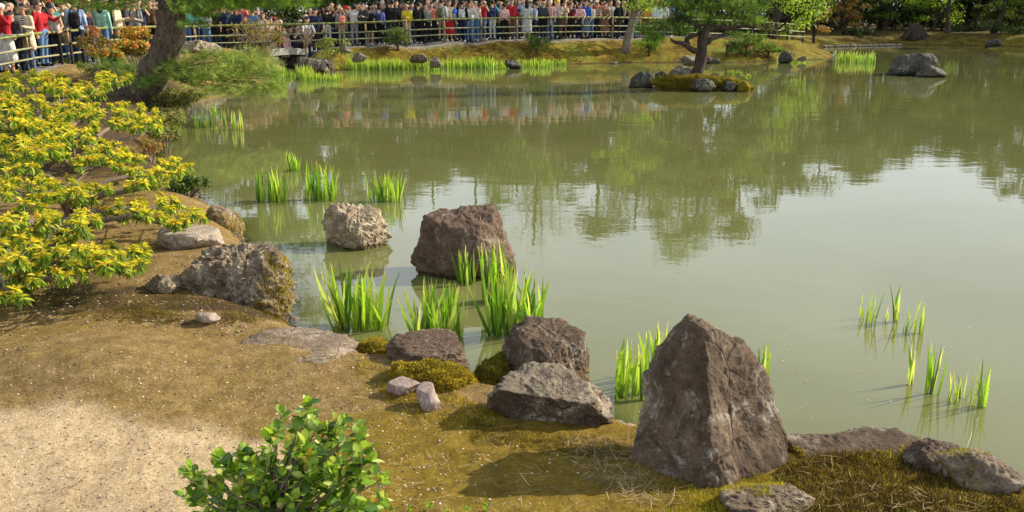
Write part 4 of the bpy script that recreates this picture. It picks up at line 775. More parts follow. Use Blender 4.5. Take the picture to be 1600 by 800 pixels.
main = smoothpath([P_(1090,130,YI), P_(1090,112,YI), P_(1096,88,YI), P_(1098,62,YI), P_(1102,44,YI)], 20); tube(tr, main, np.interp(np.linspace(0, 1, 20), [0, .15, .5, 1], [.26, .19, .17, .15]), 12, rough=5)
fr_ = smoothpath([P_(1099,60,YI), P_(1105,42,YI), P_(1110,20,YI+.1), P_(1108,-15,YI+.1), P_(1112,-70,YI), P_(1100,-120,YI)], 20); tube(tr, fr_, np.linspace(.14, .05, 20), 10, rough=5)
limbs = [[(1098,60,0), (1093,44,-.1), (1078,34,-.3), (1062,26,-.4), (1050,17,-.4)], [(1092,82,0), (1078,76,-.3), (1068,68,-.5), (1055,66,-.6), (1048,61,-.7)], [(1076,74,-.3), (1073,62,-.2), (1082,57,-.1), (1094,50,0)],
         [(1106,46,0), (1118,42,.2), (1140,44,.2), (1165,41,.2), (1192,44,.3)], [(1104,66,0), (1118,58,.3), (1136,53,.5), (1150,50,.6)], [(1108,20,.1), (1135,8,.2), (1170,4,.3)], [(1108,0,0), (1080,-12,-.2), (1040,-14,-.3)]]
for L_ in limbs: tube(tr, smoothpath([P_(a, b, YI+c) for a, b, c in L_], 16), np.linspace(.095, .03, 16), 8, rough=6)
pads = [(1040,38,36,7,-.3,130,0), (1020,48,24,6,-.5,80,0), (1012,58,20,5,-.6,45,0), (1060,46,28,6,-.2,70,0), (1070,26,26,6,-.4,60,0), (1050,6,30,8,-.3,110,0), (1150,30,34,6,.3,90,3), (1120,8,44,10,0,190,6), (1075,8,30,9,-.2,110,6), (1160,8,34,9,.3,120,5), (1168,20,24,7,.3,60,5), (1145,55,14,4,.5,25,4), (1090,-10,40,9,0,150,5), (1180,-6,30,8,.4,90,5),
        (1060,-25,40,10,-.2,110,6), (1130,-35,44,10,.2,120,5), (1090,-60,40,10,0,110,5), (1150,-75,34,9,.2,70,5), (1060,-80,34,9,-.2,70,5), (1100,-110,36,10,0,90,5), (1130,-130,26,9,0,60,5), (1085,-145,20,9,0,40,5), (1100,33,18,5,.1,40,0), (1185,34,22,5,.3,40,3)]
for (x, y, rx, rz, dy, n, li) in pads:
    a = P_(*[(v) for v in limbs[li % 7][-2][:2]], YI+limbs[li % 7][-2][2]); pinepad(fo, tw, rng, a, P_(x, y, YI+dy), (rx*f, .6, rz*f), int(n*1.9), .13, .012, 13, [(.09,.17,.025), (.14,.25,.035), (.05,.10,.015), (.22,.31,.05)])
put('trunk', tr, B_dark, ip); put('branch', tw, B_dark, ip); put('foliage', fo, M_need, ip)['kind'] = 'stuff'
shrubby('lime_shrub', 'small lime leaved shrub on the right end of the islet', 'shrub', 1148, 118, 0, 24, 8, .25, 420, .06, [(.34,.42,.05), (.22,.32,.04)], 303, 10, .5, .45, ground=P_(1148,119,YI+.2))

YB = {}
def smallpine(label, px, pyb, pyt, wpx, seed, n=130, cols=[(.12,.18,.05), (.18,.25,.07), (.08,.12,.03)], lean=0, z=.3, py_hi=0):
    rng = np.random.default_rng(seed); b = on_ground(np.array([float(px)]), np.array([float(pyb)]))[0]; f = proj(b)[2]/F; H = (pyb-pyt)*f; t = thing('small_pine', label, 'tree', tuple(b), 'small pines on the far moss bank'); tr, fo = MB(), MB()
    tube(tr, smoothpath([b-[0, 0, .05], b+[lean*.3, 0, H*.3], b+[-lean*.2, 0, H*.5], b+[lean, 0, H*.75]], 10), np.linspace(.06, .03, 10), 7, rough=6); k = 5
    for q in range(k): c = b+np.array([rng.uniform(-1, 1)*wpx*f*.6+lean, rng.uniform(-.3, .3), H*rng.uniform(.18, .80)]); pinepad(fo, tr, rng, b+[0, 0, H*.4], c, (wpx*f*.55, .3, H*.16), int(n*1.8)//k, .13, .020, 11, cols)
    put('trunk', tr, B_dark, t); put('foliage', fo, M_need, t)['kind'] = 'stuff'
smallpine('little bent pine on the moss bank left of the islet pine', 1014, 88, 55, 26, 311, 190, PC, .0)
smallpine('low grey green pine sprawling down the moss bank before the crowd', 838, 84, 48, 24, 312, 200, lean=.1)
smallpine('low grey green pine on the moss bank right of the bridge', 622, 84, 46, 27, 313, 230)
smallpine('bushy pine on the moss bank right of the islet pine, taller one', 1165, 90, 50, 30, 314, 330, [(.16,.26,.04), (.22,.32,.06), (.10,.15,.03)])
smallpine('spreading low pine beside the taller bushy pine on the moss bank', 1200, 93, 68, 34, 315, 300, [(.18,.27,.05), (.25,.33,.07), (.10,.15,.03)])
smallpine('small grey green pine at the water left of the taller bushy pine', 1135, 96, 70, 22, 316, 170)

# ---------------------------------------------------------------- far bank: rocks, slab bridge, fence
def frock(label, x0, x1, yt, yb, D, mat, seed, yw=None, z=None, group='stones at the far shore', n=26):
    xm = (x0+x1)/2; rg = np.random.default_rng(seed); w = (x1-x0)/2; h = yb-yt; a = np.linspace(0, 2*math.pi, 9)[:-1]; k = rg.uniform(.85, 1.08, 8)
    a = np.linspace(0, math.pi, 7); sil = [(xm+w*(abs(math.cos(t))**.7*np.sign(math.cos(t)))*(.9 if 0 < i < 6 else 1.06), yb-h*.72*math.sin(t)**.75*k[i]) for i, t in enumerate(a)]+[(xm-w*1.0, yb+h*.2), (xm+w*1.0, yb+h*.2)]
    zz = max(0., gh_at(xm, yb)) if z is None else z
    return rock('rock', label, sil, (xm, yb), zz, D, mat, seed, n=n, rough=.10, ridge=.10, fine=.03, group=group, push=.2)
frock('long low boulder under the fence just right of the leaning pine trunk', 282, 344, 61, 82, 1.3, R_pale, 501, group=None, n=36)
frock('grey boulder at the water just right of the slab bridge', 472, 509, 85, 108, 1.3, R_far, 502, group=None, n=36)
frock('dark stone between the bridge boulder and the green iris row', 500, 520, 88, 106, .9, R_green, 503)
frock('small grey stone on the bank below the fence post by the bridge', 534, 548, 71, 80, .5, R_far, 504)
frock('round stone just above the iris row near the bridge', 552, 572, 81, 93, .7, R_far, 505)
frock('brown stone in the bank behind the first iris clumps', 643, 668, 84, 94, .8, R_brown, 506)
frock('pale stone wedged between two iris clumps left of the sprawling pine', 673, 688, 86, 101, .6, R_far, 507)
#frock('pale stone standing among iris leaves below the sprawling pine', 768, 786, 90, 104, .6, R_far, 508)
frock('dark low stone among iris leaves below the sprawling pine', 786, 812, 91, 103, .7, R_green, 509)
frock('flat white stone at the water under the golden moss bank', 946, 966, 96, 100, .5, R_slab, 510)
frock('rounded boulder at the water left behind the islet pine trunk', 1062, 1091, 84, 98, .9, R_far, 511)
frock('round boulder at the water right behind the islet pine trunk', 1096, 1112, 87, 99, .9, R_brown, 512)
frock('small dark stone at the water right of the round boulder', 1112, 1124, 88, 97, .6, R_green, 513)
frock('dark mossy round lump at the water on the golden spit', 1218, 1236, 78, 95, .9, R_green, 514, group=None)
frock('stone at the water just beyond the round mossy lump on the spit', 1244, 1262, 88, 94, .6, R_far, 515)
frock('dark stone at the right far shore under the leaning trunk', 1540, 1564, 60, 71, 1.2, R_green, 516)
rock('rock', 'big dark grey rock with a low step standing alone in the right of the pond', [(1412,88),(1398,93),(1391,110),(1394,120),(1440,123),(1472,120),(1470,116),(1462,106),(1457,100),(1454,90),(1440,88)], (1432,119), 0, 1.6, R_green, 520, [((0,.9,.3), .55)], n=56, p=3, rough=.05, ridge=.05, fine=.02)
rng = np.random.default_rng(530)
for k, x in enumerate(list(range(1288, 1410, 9))+list(range(1566, 1604, 9))):
    y = 72.5-(x-1288)*.02; p = G(x+rng.uniform(-2, 2), y, .05); mb = MB(); U, Fc = cube_dirs(6); r = np.array([.20, .12, .10])*rng.uniform(.8, 1.3, 3); mb.add(p+U*r*(1+.25*fbm(U*1.5+k, 3)[:, None]), Fc)
    put('rock', mb, R_slab, None, tuple(p), label='pale edging stone at the far right shoreline, %s from the left of its row' % nth(k+1), category='rock', group='pale stones edging the far right shore')
_o = rock('rock_ledge', None, [(1440,104),(1434,112),(1436,122),(1470,122),(1478,117),(1472,108),(1456,104)], (1455,121), 0, 1.0, R_green, 521, n=30, p=3.4, rough=.05, ridge=.05, parent=[o for o in sc.objects if o.get('label', '').startswith('big dark grey rock')][0], push=.35)
# slab bridge
def boxmb(mb, c, s, rot=0, bev=.02, col=(.5,.5,.5), mi=0, taper=1.0):
    x, y, z = np.array(s)/2; b = min(bev, x, y, z)*.99; V = []
    for sx in (-1, 1):
        for sy in (-1, 1):
            for sz in (-1, 1): V += [(sx*(x-b), sy*(y-b), sz*z), (sx*x, sy*(y-b), sz*(z-b)), (sx*(x-b), sy*y, sz*(z-b))]
    V = np.array(V, float); V[:, :2] *= np.where(V[:, 2:] > 0, taper, 1); bm = __import__('bmesh').new(); [bm.verts.new(v) for v in V]; r = __import__('bmesh').ops.convex_hull(bm, input=bm.verts[:]); bm.verts.index_update()
    f3 = [[v.index for v in f.verts] for f in bm.faces]; VV = np.array([v.co[:] for v in bm.verts]); bm.free(); R = np.array(Matrix.Rotation(rot, 3, 'Z')); mb.add(VV@R.T+np.array(c), [np.array([f for f in f3 if len(f) == q]).reshape(-1, q) for q in (3, 4) if any(len(f) == q for f in f3)], col, mi)
zb_ = .62; A_, B_ = G(419, 84, zb_), G(480, 82, zb_); t = thing('slab_bridge', 'low pale stone slab bridge over the dark inlet at the far shore', 'bridge', tuple((A_+B_)/2))
ln = np.linalg.norm(B_-A_); an = math.atan2(*(B_-A_)[[1, 0]]); cdir = (B_-A_)/ln; nrm_ = np.array([-cdir[1], cdir[0], 0])
for q in range(3):
    mb = MB(); c = (A_+B_)/2+nrm_*(q*.52+.2); xs = np.linspace(-1, 1, 9)
    for i_ in range(8): pass
    P = np.stack([xs*ln/2, 0*xs, .07*(1-xs**2)], 1); U_, V_ = [], []
    prof = [(-.25,-.13),(.25,-.13),(.25,.11),(.23,.13),(-.23,.13),(-.25,.11)]; VV = np.array([[p[0], a, p[2]+b] for p in P for a, b in prof]); R = np.array(Matrix.Rotation(an, 3, 'Z')); i = np.arange(8)[:, None]*6; j = np.arange(6)[None]
    mb.add(VV@R.T+c, [np.stack([i+j, i+6+j, i+6+(j+1) % 6, i+(j+1) % 6], -1).reshape(-1, 4), np.array([[5,4,3,2,1,0], [48+k_ for k_ in range(6)]])]); put('slab', mb, M_conc, t, smooth=False)
for e in (-1, 1):
    mb = MB(); boxmb(mb, (A_+B_)/2+cdir*e*(ln/2-.22)+nrm_*.7-np.array([0, 0, .50]), (.42, 1.5, .72), an, .05); put('abutment', mb, R_far, t)
# bamboo fence: three rails, posts with pale caps and cord
fen = thing('bamboo_fence', 'long green bamboo rail fence running between the crowd and the pond', 'fence', (float(FENCE[4][0]), float(FENCE[4][1]), 0.))
seg = np.concatenate([[0], np.cumsum(np.linalg.norm(np.diff(fence_line, axis=0), axis=1))]); fat = lambda s_: np.array([np.interp(s_, seg, fence_line[:, k]) for k in range(3)])
rng = np.random.default_rng(540); posts = np.arange(.5, seg[-1], 1.75)
def bamboo(a, b, r, col=None):
    mb = MB(); L = np.linalg.norm(b-a); n = max(4, int(L/.3)); P = []; R = []
    for q in range(n+1):
        t_ = q/n; c = a+(b-a)*t_
        for dt, rr in ((-.012, r), (0, r*1.13), (.012, r)): P.append(c+(b-a)/L*dt); R.append(rr)
    tube(mb, P, R, 7); return mb
for z, r, mt in ((0, .042, M_bamboo), (-.38, .030, M_bamboopale), (-.66, .028, M_bamboopale)):
    for k in range(0, len(posts)-1, 2):
        e = min(k+2, len(posts)-1); a, b = fat(posts[k]), fat(posts[e]); o = np.array([0, -.05, z]); put('rail', bamboo(a+o+[-.05, 0, 0], b+o+[.05, 0, rng.normal(0, .008)], r*rng.uniform(.92, 1.08)), mt, fen)
for s_ in posts:
    p = fat(s_); mb = MB(); tube(mb, [p-[0, 0, RAILH+.15], p-[0, 0, .45], p-[0, 0, .0]], [.05, .048, .045], 8); po = put('post', mb, B_dark if rng.random() < .5 else B_grey, fen)
    mb = MB(); tube(mb, [p+[0, -.085, -.36], p+[0, -.092, -.12], p+[0, -.06, .055]], [.028, .03, .03], 7); mb.v = [v-np.array(fen.location) for v in mb.v]; link('tan_stake', mb.mesh('tan_stake', M_bambootan), po)
    
    for q in (-.03, -.38): mb = MB(); tube(mb, [p+[0, -.02, q-.02], p+[0, -.02, q+.02]], [.085, .085], 8); mb.v = [v-np.array(fen.location) for v in mb.v]; link('cord_tie', mb.mesh('cord_tie', M_tie), po)
# leafless and sparse shrubs by the fence
def twiggy(label, px, pyb, pyt, wpx, y, seed, leafc, nleaf=160, mat=None, cat='shrub'):
    rng = np.random.default_rng(seed); b = Dp(float(px), float(pyb), y); f = y/F; H = (pyb-pyt)*f; t = thing('bare_shrub', label, cat, tuple(b)); st, fo = MB(), MB(); tips = []
    for q in range(9):
        e = b+np.array([rng.uniform(-1, 1)*wpx*f, rng.uniform(-.3, .3), H*rng.uniform(.5, 1)]); m = b+np.array([(e-b)[0]*.2, 0, H*.35]); P = smoothpath([b, m, e*.7+m*.3+rng.normal(0, .06, 3), e], 9); tube(st, P, np.linspace(.032, .009, 9), 5)
        for w in range(4): a = P[rng.integers(4, 9)]; e2 = a+rng.normal(0, 1, 3)*[wpx*f*.3, .15, H*.2]; tube(st, [a, (a+e2)/2+rng.normal(0, .02, 3), e2], [.011, .009, .006], 4); tips.append(e2)
    tips = np.array(tips)
    if nleaf: i_ = rng.integers(0, len(tips), nleaf); leaves(fo, tips[i_]+rng.normal(0, .09, (nleaf, 3)), rng.normal(size=(nleaf, 3)), rng.normal(size=(nleaf, 3))+[0,0,1], .07, .045, jit(leafc, nleaf, .2), simple=True); put('foliage', fo, M_far, t)['kind'] = 'stuff'
    put('stem', st, B_twig, t)
twiggy('pale bare branched little maple before the fence left of the bridge', 388, 84, 42, 22, 33, 551, [(.28,.20,.05), (.24,.24,.05)], 260)
twiggy('thin leafed ochre maple against the fence left of the bridge', 415, 86, 42, 30, 34, 552, [(.30,.24,.05), (.22,.20,.04), (.34,.20,.05)], 700)
twiggy('small reddish twig shrub at the left end of the slab bridge', 478, 84, 52, 10, 34.5, 553, [(.25,.12,.05)], 60)
shrubby('low_shrub', 'bushy olive shrub at the right end of the slab bridge', 'shrub', 515, 74, .9, 28, 14, .6, 900, .09, [(.20,.24,.05), (.28,.32,.06), (.12,.15,.03)], 561, 16, .6, .4, ground=Dp(515,73,35.5))
shrubby('low_shrub', 'olive brown low shrub at the left end of the slab bridge', 'shrub', 405, 82, .9, 40, 10, .6, 700, .08, [(.22,.20,.06), (.16,.18,.05)], 562, 16, .6, .4, ground=Dp(405,80,32.5))

# ---------------------------------------------------------------- background trees: tall enough to be mirrored in the pond
DG = [(.03,.055,.012), (.05,.085,.018), (.022,.04,.012), (.07,.115,.02)]; MG = [(.08,.14,.02), (.12,.19,.025), (.05,.09,.015), (.17,.24,.03)]; LG = [(.26,.40,.03), (.34,.48,.04), (.18,.30,.03)]; OR = [(.30,.15,.04), (.36,.20,.05), (.22,.12,.04), (.26,.24,.05)]
def topz(py_mirror, d): return d*math.tan(PITCH+math.atan((py_mirror-400)/F))-CAM_Z
def tree(label, px, y, top, half_w, cols, seed, n=5200, size=.24, low=.12, lean=0, bark=B_dark, clumps=46, group='tall trees behind the pond', tr_r=.22, name='tree', flat=.6, layers=None):
    rng = np.random.default_rng(seed); x = (px-800)/F*y*CP; x = float(Dp(px, 30, y)[0]); g = gz(x, y); t = thing(name, label, 'tree', (x, y, g), group); tr, fo = MB(), MB(); H = top-g; b = np.array([x, y, g-.1])
    P = smoothpath([b, b+[lean*.3+rng.normal(0, .1), 0, H*.3], b+[lean*.7, rng.normal(0, .2), H*.6], b+[lean, 0, H*.9]], 16); tube(tr, P, np.linspace(tr_r, .05, 16), 9, rough=2)
    c = b+[lean*.8, 0, H*(low+1)/2]; r = (half_w, half_w*.8, H*(1-low)/2); cc = foliage(fo, rng, c, r, n, clumps, size, cols, flat, .25, .34)
    for q in cc[::3]: a = P[int(np.clip((q[2]-g)/H*13-2, 2, 14))]; tube(tr, smoothpath([a, (a+q)/2+rng.normal(0, .2, 3), q], 6), np.linspace(.07, .015, 6), 5)
    put('trunk', tr, bark, t); put('foliage', fo, M_far, t)['kind'] = 'stuff'; return t
bgt = [(-260,40,430,3.4,0,.10), (-130,44,420,3.2,0,.10), (-10,46,400,3.0,0,.1), (90,44,380,2.6,0,.10), (180,48,365,2.8,0,.10), (270,48,372,2.6,1,.1), (360,50,360,2.6,0,.10), (440,52,350,2.6,0,.1), (520,50,350,2.6,1,.12), (600,53,365,2.8,0,.1), (670,52,350,2.9,0,.12), (740,54,350,2.8,0,.12), (800,55,325,2.6,1,.12), (875,55,335,2.6,0,.1),
       (940,54,375,2.5,0,.1), (1005,52,385,2.5,0,.1), (1085,53,408,2.7,1,.1), (1165,54,392,2.4,0,.1), (1235,58,355,2.6,0,.1), (1300,76,312,3.6,0,.1), (1375,80,292,3.4,0,.1), (1440,82,285,3.0,0,.1), (1512,80,272,3.0,0,.1), (1580,78,300,3.2,0,.1), (1650,70,322,3.4,0,.1), (1740,66,330,3.6,0,.1), (1850,60,360,3.8,0,.1)]
for k, (px, y, ty, hw, kind, low) in enumerate(bgt):
    tree('tall dark evergreen behind the pond, %s from the left of its row' % nth(k+1), px, y, topz(ty, y), hw, (DG+MG[:1], MG)[kind], 600+k, low=.0, n=8200, size=.26*y/50)
tree('thin open tree with bare limbs rising behind the middle of the crowd', 858, 48, topz(415, 48), 2.6, [(.20,.22,.06), (.26,.26,.08)], 640, n=1500, size=.16, low=.35, bark=B_grey, clumps=40, lean=-.8, group=None)
tree('slim pale barked tree standing before the fence right of the crowd', 978, 42.5, topz(300, 42.5), 2.2, LG, 641, n=2600, size=.15, low=.30, lean=.9, bark=B_grey, tr_r=.23, clumps=26, group=None)
tree('straight pale trunk rising among the people in the middle of the crowd', 808, 43.2, topz(330, 43.2), 2.2, MG+LG[:1], 642, n=2600, size=.17, low=.35, bark=B_grey, tr_r=.22, clumps=30, group=None)
tree('dark slender trunk with fresh lime leaves right of the islet pine', 1208, 52, topz(235, 52), 2.6, LG, 643, n=2600, size=.16, low=.12, lean=.5, tr_r=.28, clumps=26, group=None)
for k, (px, y, top, hw, cols, lab, low, n) in enumerate([(1275, 62, 4.2, 1.5, OR, 'rusty orange maple spreading over the far shore behind the spit', .10, 2600), (1320, 72, 5.5, 1.9, OR, 'brownish maple behind the rusty orange one', .10, 2200), (1385, 74, 6.0, 2.2, MG+LG[:1], 'green maple with layered sprays above the dark hollow', .10, 2200),
    (1462, 72, 6.0, 2.5, LG, 'bright lime maple spreading over the mossy stump', .10, 2600), (1590, 70, 5.2, 2.2, [(.26,.36,.04), (.18,.26,.03)], 'yellow green maple at the right edge above the far shore', .15, 2600), (1240, 60, 5.5, 2.0, OR+MG, 'mottled brown green tree above the pale dome shrub', .10, 2400), (1525, 74, 6.2, 1.8, [(.14,.20,.05), (.18,.24,.05)], 'grey green sparse tree between the lime maple and the leaning trunk', .25, 1500)]):
    tree(lab, px, y, top, hw, cols, 660+k, n=n, size=.17, low=low, clumps=30, group='maples on the far right shore', tr_r=.12, flat=.35)
for k, (px, py, y, rx, ry, cols, lab) in enumerate([(1218,50,55,24,14,[(.26,.36,.06), (.18,.26,.05), (.32,.42,.08)],'pale green dome shaped shrub behind the golden bank'), (1185,45,52,24,12,[(.10,.12,.04), (.16,.18,.06)],'grey green shrub at the end of the bamboo fence'), (1345,50,70,26,8,DG,'dark low shrub in the shaded hollow'), (1590,50,68,24,10,MG,'dense low shrub at the right edge of the far shore'),
    (1510,44,76,36,7,[(.12,.15,.05), (.09,.11,.04)],'dull green low hedge under the sparse tree'), (1300,30,80,40,20,DG,'dark shrub mass behind the orange maples'), (1400,34,84,50,18,DG,'dark shrub mass behind the stump'), (1480,32,84,50,18,DG,'dark shrub mass behind the lime maple'), (1570,30,82,50,18,DG,'dark shrub mass behind the leaning trunk'), (1560,38,70,22,10,[(.14,.17,.06),(.10,.12,.05)],'feathery grey green shrub by the leaning trunk'), (1640,35,70,50,22,DG,'dark shrub mass at the far right'), (1230,22,70,50,18,DG,'dark shrub mass behind the fence end')]):
    c = Dp(float(px), float(py), float(y)); shrubby('shrub', lab, 'shrub', px, py, 0, rx, ry, 1.4, 1300, .17, cols, 700+k, 20, .6, .4, 'shrubs on the far right shore', ground=c)
for k, (a, b, r, lab) in enumerate([([(1548,57),(1556,40),(1566,22),(1572,0),(1575,-30)], 70, .26, 'dark trunk leaning right near the right edge of the far shore'), ([(1478,56),(1481,40),(1480,20),(1486,-10)], 69, .20, 'straight dark trunk beside the lime maple')]):
    P = [Dp(float(x), float(y), float(b)) for x, y in a]; P[0][2] -= .5; t = thing('tree', lab, 'tree', tuple(P[0])); mb = MB(); tube(mb, smoothpath(P, 14), np.linspace(r, r*.5, 14), 9, rough=2); [tube(mb, smoothpath([P[2+q % 2], P[3]+[1.2*q-1.5, 0, .4], P[3]+[2.4*q-3, 0, 1.3]], 6), np.linspace(.08, .02, 6), 5) for q in range(3)]; put('trunk', mb, B_dark, t)
    fo = MB(); foliage(fo, np.random.default_rng(730+k), P[-1]+[0, 0, 1], (2.2, 1.8, 1.6), 2200, 26, .2, MG, .5, .3, .35); put('foliage', fo, M_far, t)['kind'] = 'stuff'
# mossy stump with spreading roots
c = Dp(1430., 57., 68.); t = thing('tree_stump', 'broad mossy tree stump with spreading roots on the far right shore', 'stump', tuple(c)); mb = MB(); f = 68/F
tube(mb, [c+[0,0,-.3], c+[0,0,.1], c+[-.05,0,.55], c+[-.02,0,.8], c+[0,0,.86]], [.72,.62,.56,.5,.3], 18, rough=1.3)
for q in range(8): a = q*.8+.3; tube(mb, smoothpath([c+[math.cos(a)*.5, math.sin(a)*.4, .35], c+[math.cos(a)*.8, math.sin(a)*.7, .0], c+[math.cos(a)*1.15, math.sin(a)*.9, -.25]], 7), np.linspace(.22, .07, 7), 7, rough=2)
put('trunk', mb, B_dark, t); mb = MB(); foliage(mb, np.random.default_rng(5), c+[.05, 0, .5], (.6, .55, .42), 1500, 30, .07, [(.20,.19,.02), (.12,.12,.02)], .6, .8, .3); put('moss', mb, M_mosst, t)['kind'] = 'stuff'
# undergrowth under the tall trees
for k, (px, y) in enumerate([(q, np.interp(q, [-100, 300, 700, 1100, 1200], [31, 42, 46, 53, 57])+2.5) for q in range(-120, 1230, 58)]):
    c = Dp(float(px), 24., float(y)); c[2] = gz(c[0], c[1])+.9; shrubby('shrub', 'dark undergrowth shrub behind the crowd, %s from the left end' % nth(k+1), 'shrub', px, 24, 0, 50*46/y, 44, .9, 1500, .15, [(.03,.05,.012), (.05,.075,.018), (.022,.035,.01), (.09,.10,.03)], 800+k, 26, .8, .4, 'undergrowth behind the path', ground=c)
for k, (px, y, hh) in enumerate([(q, 78+(k_ % 3)*2, 1.3+.5*(k_ % 2)) for k_, q in enumerate(range(1235, 1680, 40))]):
    c = Dp(float(px), 24., float(y)); c[2] = gz(c[0], c[1])+hh; shrubby('shrub', 'dark shrub filling the hollow under the far right trees, %s from the left' % nth(k+1), 'shrub', px, 24, 0, 34, hh*1385/y*1.1, 1.4, 1900, .20, [(.03,.045,.012), (.05,.07,.018), (.022,.035,.01), (.08,.07,.03)], 840+k, 30, .8, .4, 'undergrowth under the far right trees', ground=c)
# far wood that closes the view as one dark mass
rng = np.random.default_rng(750); mb = MB()
for x0 in np.arange(-75, 95, 4.2):
    y0 = 62+max(0, min(30, (x0-8)*1.6))+rng.uniform(-2, 4); foliage(mb, rng, (x0, y0, 3.2), (4.5, 3, 4.2+rng.uniform(-.5, .8)), 1500, 26, .40, DG, .7, .2, .4)
put('far_wood', mb, M_far, None, kind='stuff', label='dark mass of woodland closing the view far behind the pond', category='woodland')

# ---------------------------------------------------------------- people: one continuous body per pose, coloured by garment
def capsule(a, b, ra, rb, ns=12):
    a, b = np.array(a, float), np.array(b, float)
    if np.linalg.norm(b-a) < 1e-4: b = a+[0, 0, .001]
    d = unit(b-a); P, R = [], []
    for q in np.linspace(-1, -.15, 4): P.append(a+d*ra*q); R.append(ra*math.sqrt(max(0, 1-q*q))+1e-4)
    for q in (0, .5, 1): P.append(a+(b-a)*q); R.append(ra+(rb-ra)*q)
    for q in np.linspace(.15, 1, 4): P.append(b+d*rb*q); R.append(rb*math.sqrt(max(0, 1-q*q))+1e-4)
    mb = MB(); tube(mb, P, R, ns); return mb
ZONES = ('skin', 'top', 'bottom', 'shoe', 'inner')
def body(arms='down', sleeve='long', lower='trousers', coat=False, heavy=1.0, turn=0.):
    C = []; ad = lambda z, a, b, ra, rb=None: C.append((z, np.array(a, float), np.array(b, float), ra, rb or ra)); w = heavy; ln = .12 if arms == 'lean' else 0
    S_ = lambda x, y, z: (x, y-ln*max(0, (z-.95))/.5, z-(.04*max(0, z-.95)/.5 if ln else 0))
    for s in (-1, 1):                                   # legs
        hip, kn, an_ = (s*.085*w, 0, .92), (s*.095, -.01, .50), (s*.10, .02, .10)
        lz = 'bottom' if lower == 'trousers' else 'skin'; ad('bottom', hip, (s*.09, -.005, .62), .092*w, .075); ad(lz, (s*.09, -.005, .58) if lz == 'skin' else (s*.09, -.005, .62), kn, .068, .060); ad(lz, kn, (s*.10, .015, .30), .058, .058); ad(lz, (s*.10, .015, .30), an_, .055 if lz == 'bottom' else .048, .050 if lz == 'bottom' else .036)
        ad('shoe', (s*.10, .03, .045), (s*.115, -.14, .035), .045, .038)
        sh = S_(s*.185*w, 0, 1.41)
        E = {'down': (s*.245*w, .03, 1.13), 'up': (s*.25, -.20, 1.27), 'hold': (s*.235*w, -.02, 1.13), 'lean': (s*.25, -.27, 1.12), 'out': (s*.245*w, .03, 1.13) if s < 0 else (s*.30, -.24, 1.24), 'one': (s*.245, .03, 1.13) if s < 0 else (s*.25, -.20, 1.30)}[arms]
        Wr = {'down': (s*.25*w, -.05, .88), 'up': (s*.085, -.30, 1.52), 'hold': (s*.085, -.27, 1.19), 'lean': (s*.16, -.42, .99), 'out': (s*.25*w, -.05, .88) if s < 0 else (s*.16, -.50, 1.36), 'one': (s*.25, -.05, .88) if s < 0 else (s*.12, -.28, 1.58)}[arms]
        el, wr = np.array(E), np.array(Wr); sl = 'top' if sleeve == 'long' else 'skin'; mid = np.array(sh)*.45+el*.55
        ad('top' if sleeve != 'none' else 'skin', sh, mid, .064 if sleeve != 'none' else .052, .055 if sleeve != 'none' else .045); ad(sl, mid, el, .052 if sl == 'top' else .044, .046 if sl == 'top' else .040); ad(sl, el, el*.15+wr*.85, .045 if sl == 'top' else .038, .036 if sl == 'top' else .028)
        hd = unit(wr-el); sd = unit(np.cross(hd, [0, .3, 1])) if abs(hd[2]) < .8 else np.array([0, 1., 0]); pm = wr+hd*.065; ad('skin', wr-hd*.01, pm, .027, .034)
        curl = np.cross(sd, hd)*(.4 if arms != 'down' else .15)
        for q, L in zip((-1.5, -.5, .5, 1.5), (.055, .070, .066, .050)):
            r0 = pm+sd*q*.019; r1 = r0+unit(hd+curl*.6+sd*q*.08)*L*.6; ad('skin', r0, r1, .0115, .0105); ad('skin', r1, r1+unit(hd*.6+curl*1.6)*L*.5, .0105, .009)
        ad('skin', wr+hd*.03+sd*.03*s, wr+hd*.06+sd*.055*s, .013, .0115); ad('skin', wr+hd*.06+sd*.055*s, wr+hd*.09+sd*.056*s, .0115, .009)
    t = 'top'
    for s in (-1, 1):
        ad(t, S_(s*.10*w, 0, 1.36), S_(s*.075*w, -.01*w, 1.12), .098*w, .105*w); ad(t if coat or lower != 'trousers' else t, S_(s*.075*w, -.01, 1.12), (s*.085*w, 0, .97), .105*w, .105*w)
    ad(t, S_(-.16*w, .01, 1.415), S_(.16*w, .01, 1.415), .062); ad(t, S_(-.09*w, 0, 1.30), S_(.09*w, 0, 1.30), .112*w); ad('bottom' if lower != 'dress' else t, (-.07*w, 0, .94), (.07*w, 0, .94), .115*w)
    if coat:
        for s in (-1, 1): ad(t, (s*.09, .0, 1.0), (s*.11, .01, .66), .118, .128)
        ad(t, (0, .03, .98), (0, .04, .66), .13, .13)
    if lower == 'dress':
        for s in (-1, 1): ad('bottom', (s*.08, 0, .95), (s*.13, 0, .40), .12, .13)
        ad('bottom', (0, .0, .95), (0, .0, .40), .13, .17)
    nb = S_(0, .01, 1.44); hc = np.array(S_(0, -.01, 1.63)); ad('skin', nb, hc-[0, 0, .06], .056, .052); ad('skin', hc+[0, .012, .03], hc+[0, .008, .045], .094); ad('skin', hc+[0, -.012, -.04], hc+[0, -.02, -.065], .066, .052)
    ad('skin', hc+[0, -.092, .012], hc+[0, -.106, -.012], .010, .015); [ad('skin', hc+[s*.090, .01, .01], hc+[s*.092, .01, -.02], .014) for s in (-1, 1)]
    mb = MB(); [mb.add(np.concatenate(m.v), m.f, (.5,.5,.5)) for m in (capsule(a, b, ra, rb) for _, a, b, ra, rb in C)]
    me = mb.mesh('person_raw', []); o = bpy.data.objects.new('person_raw', me); sc.collection.objects.link(o)
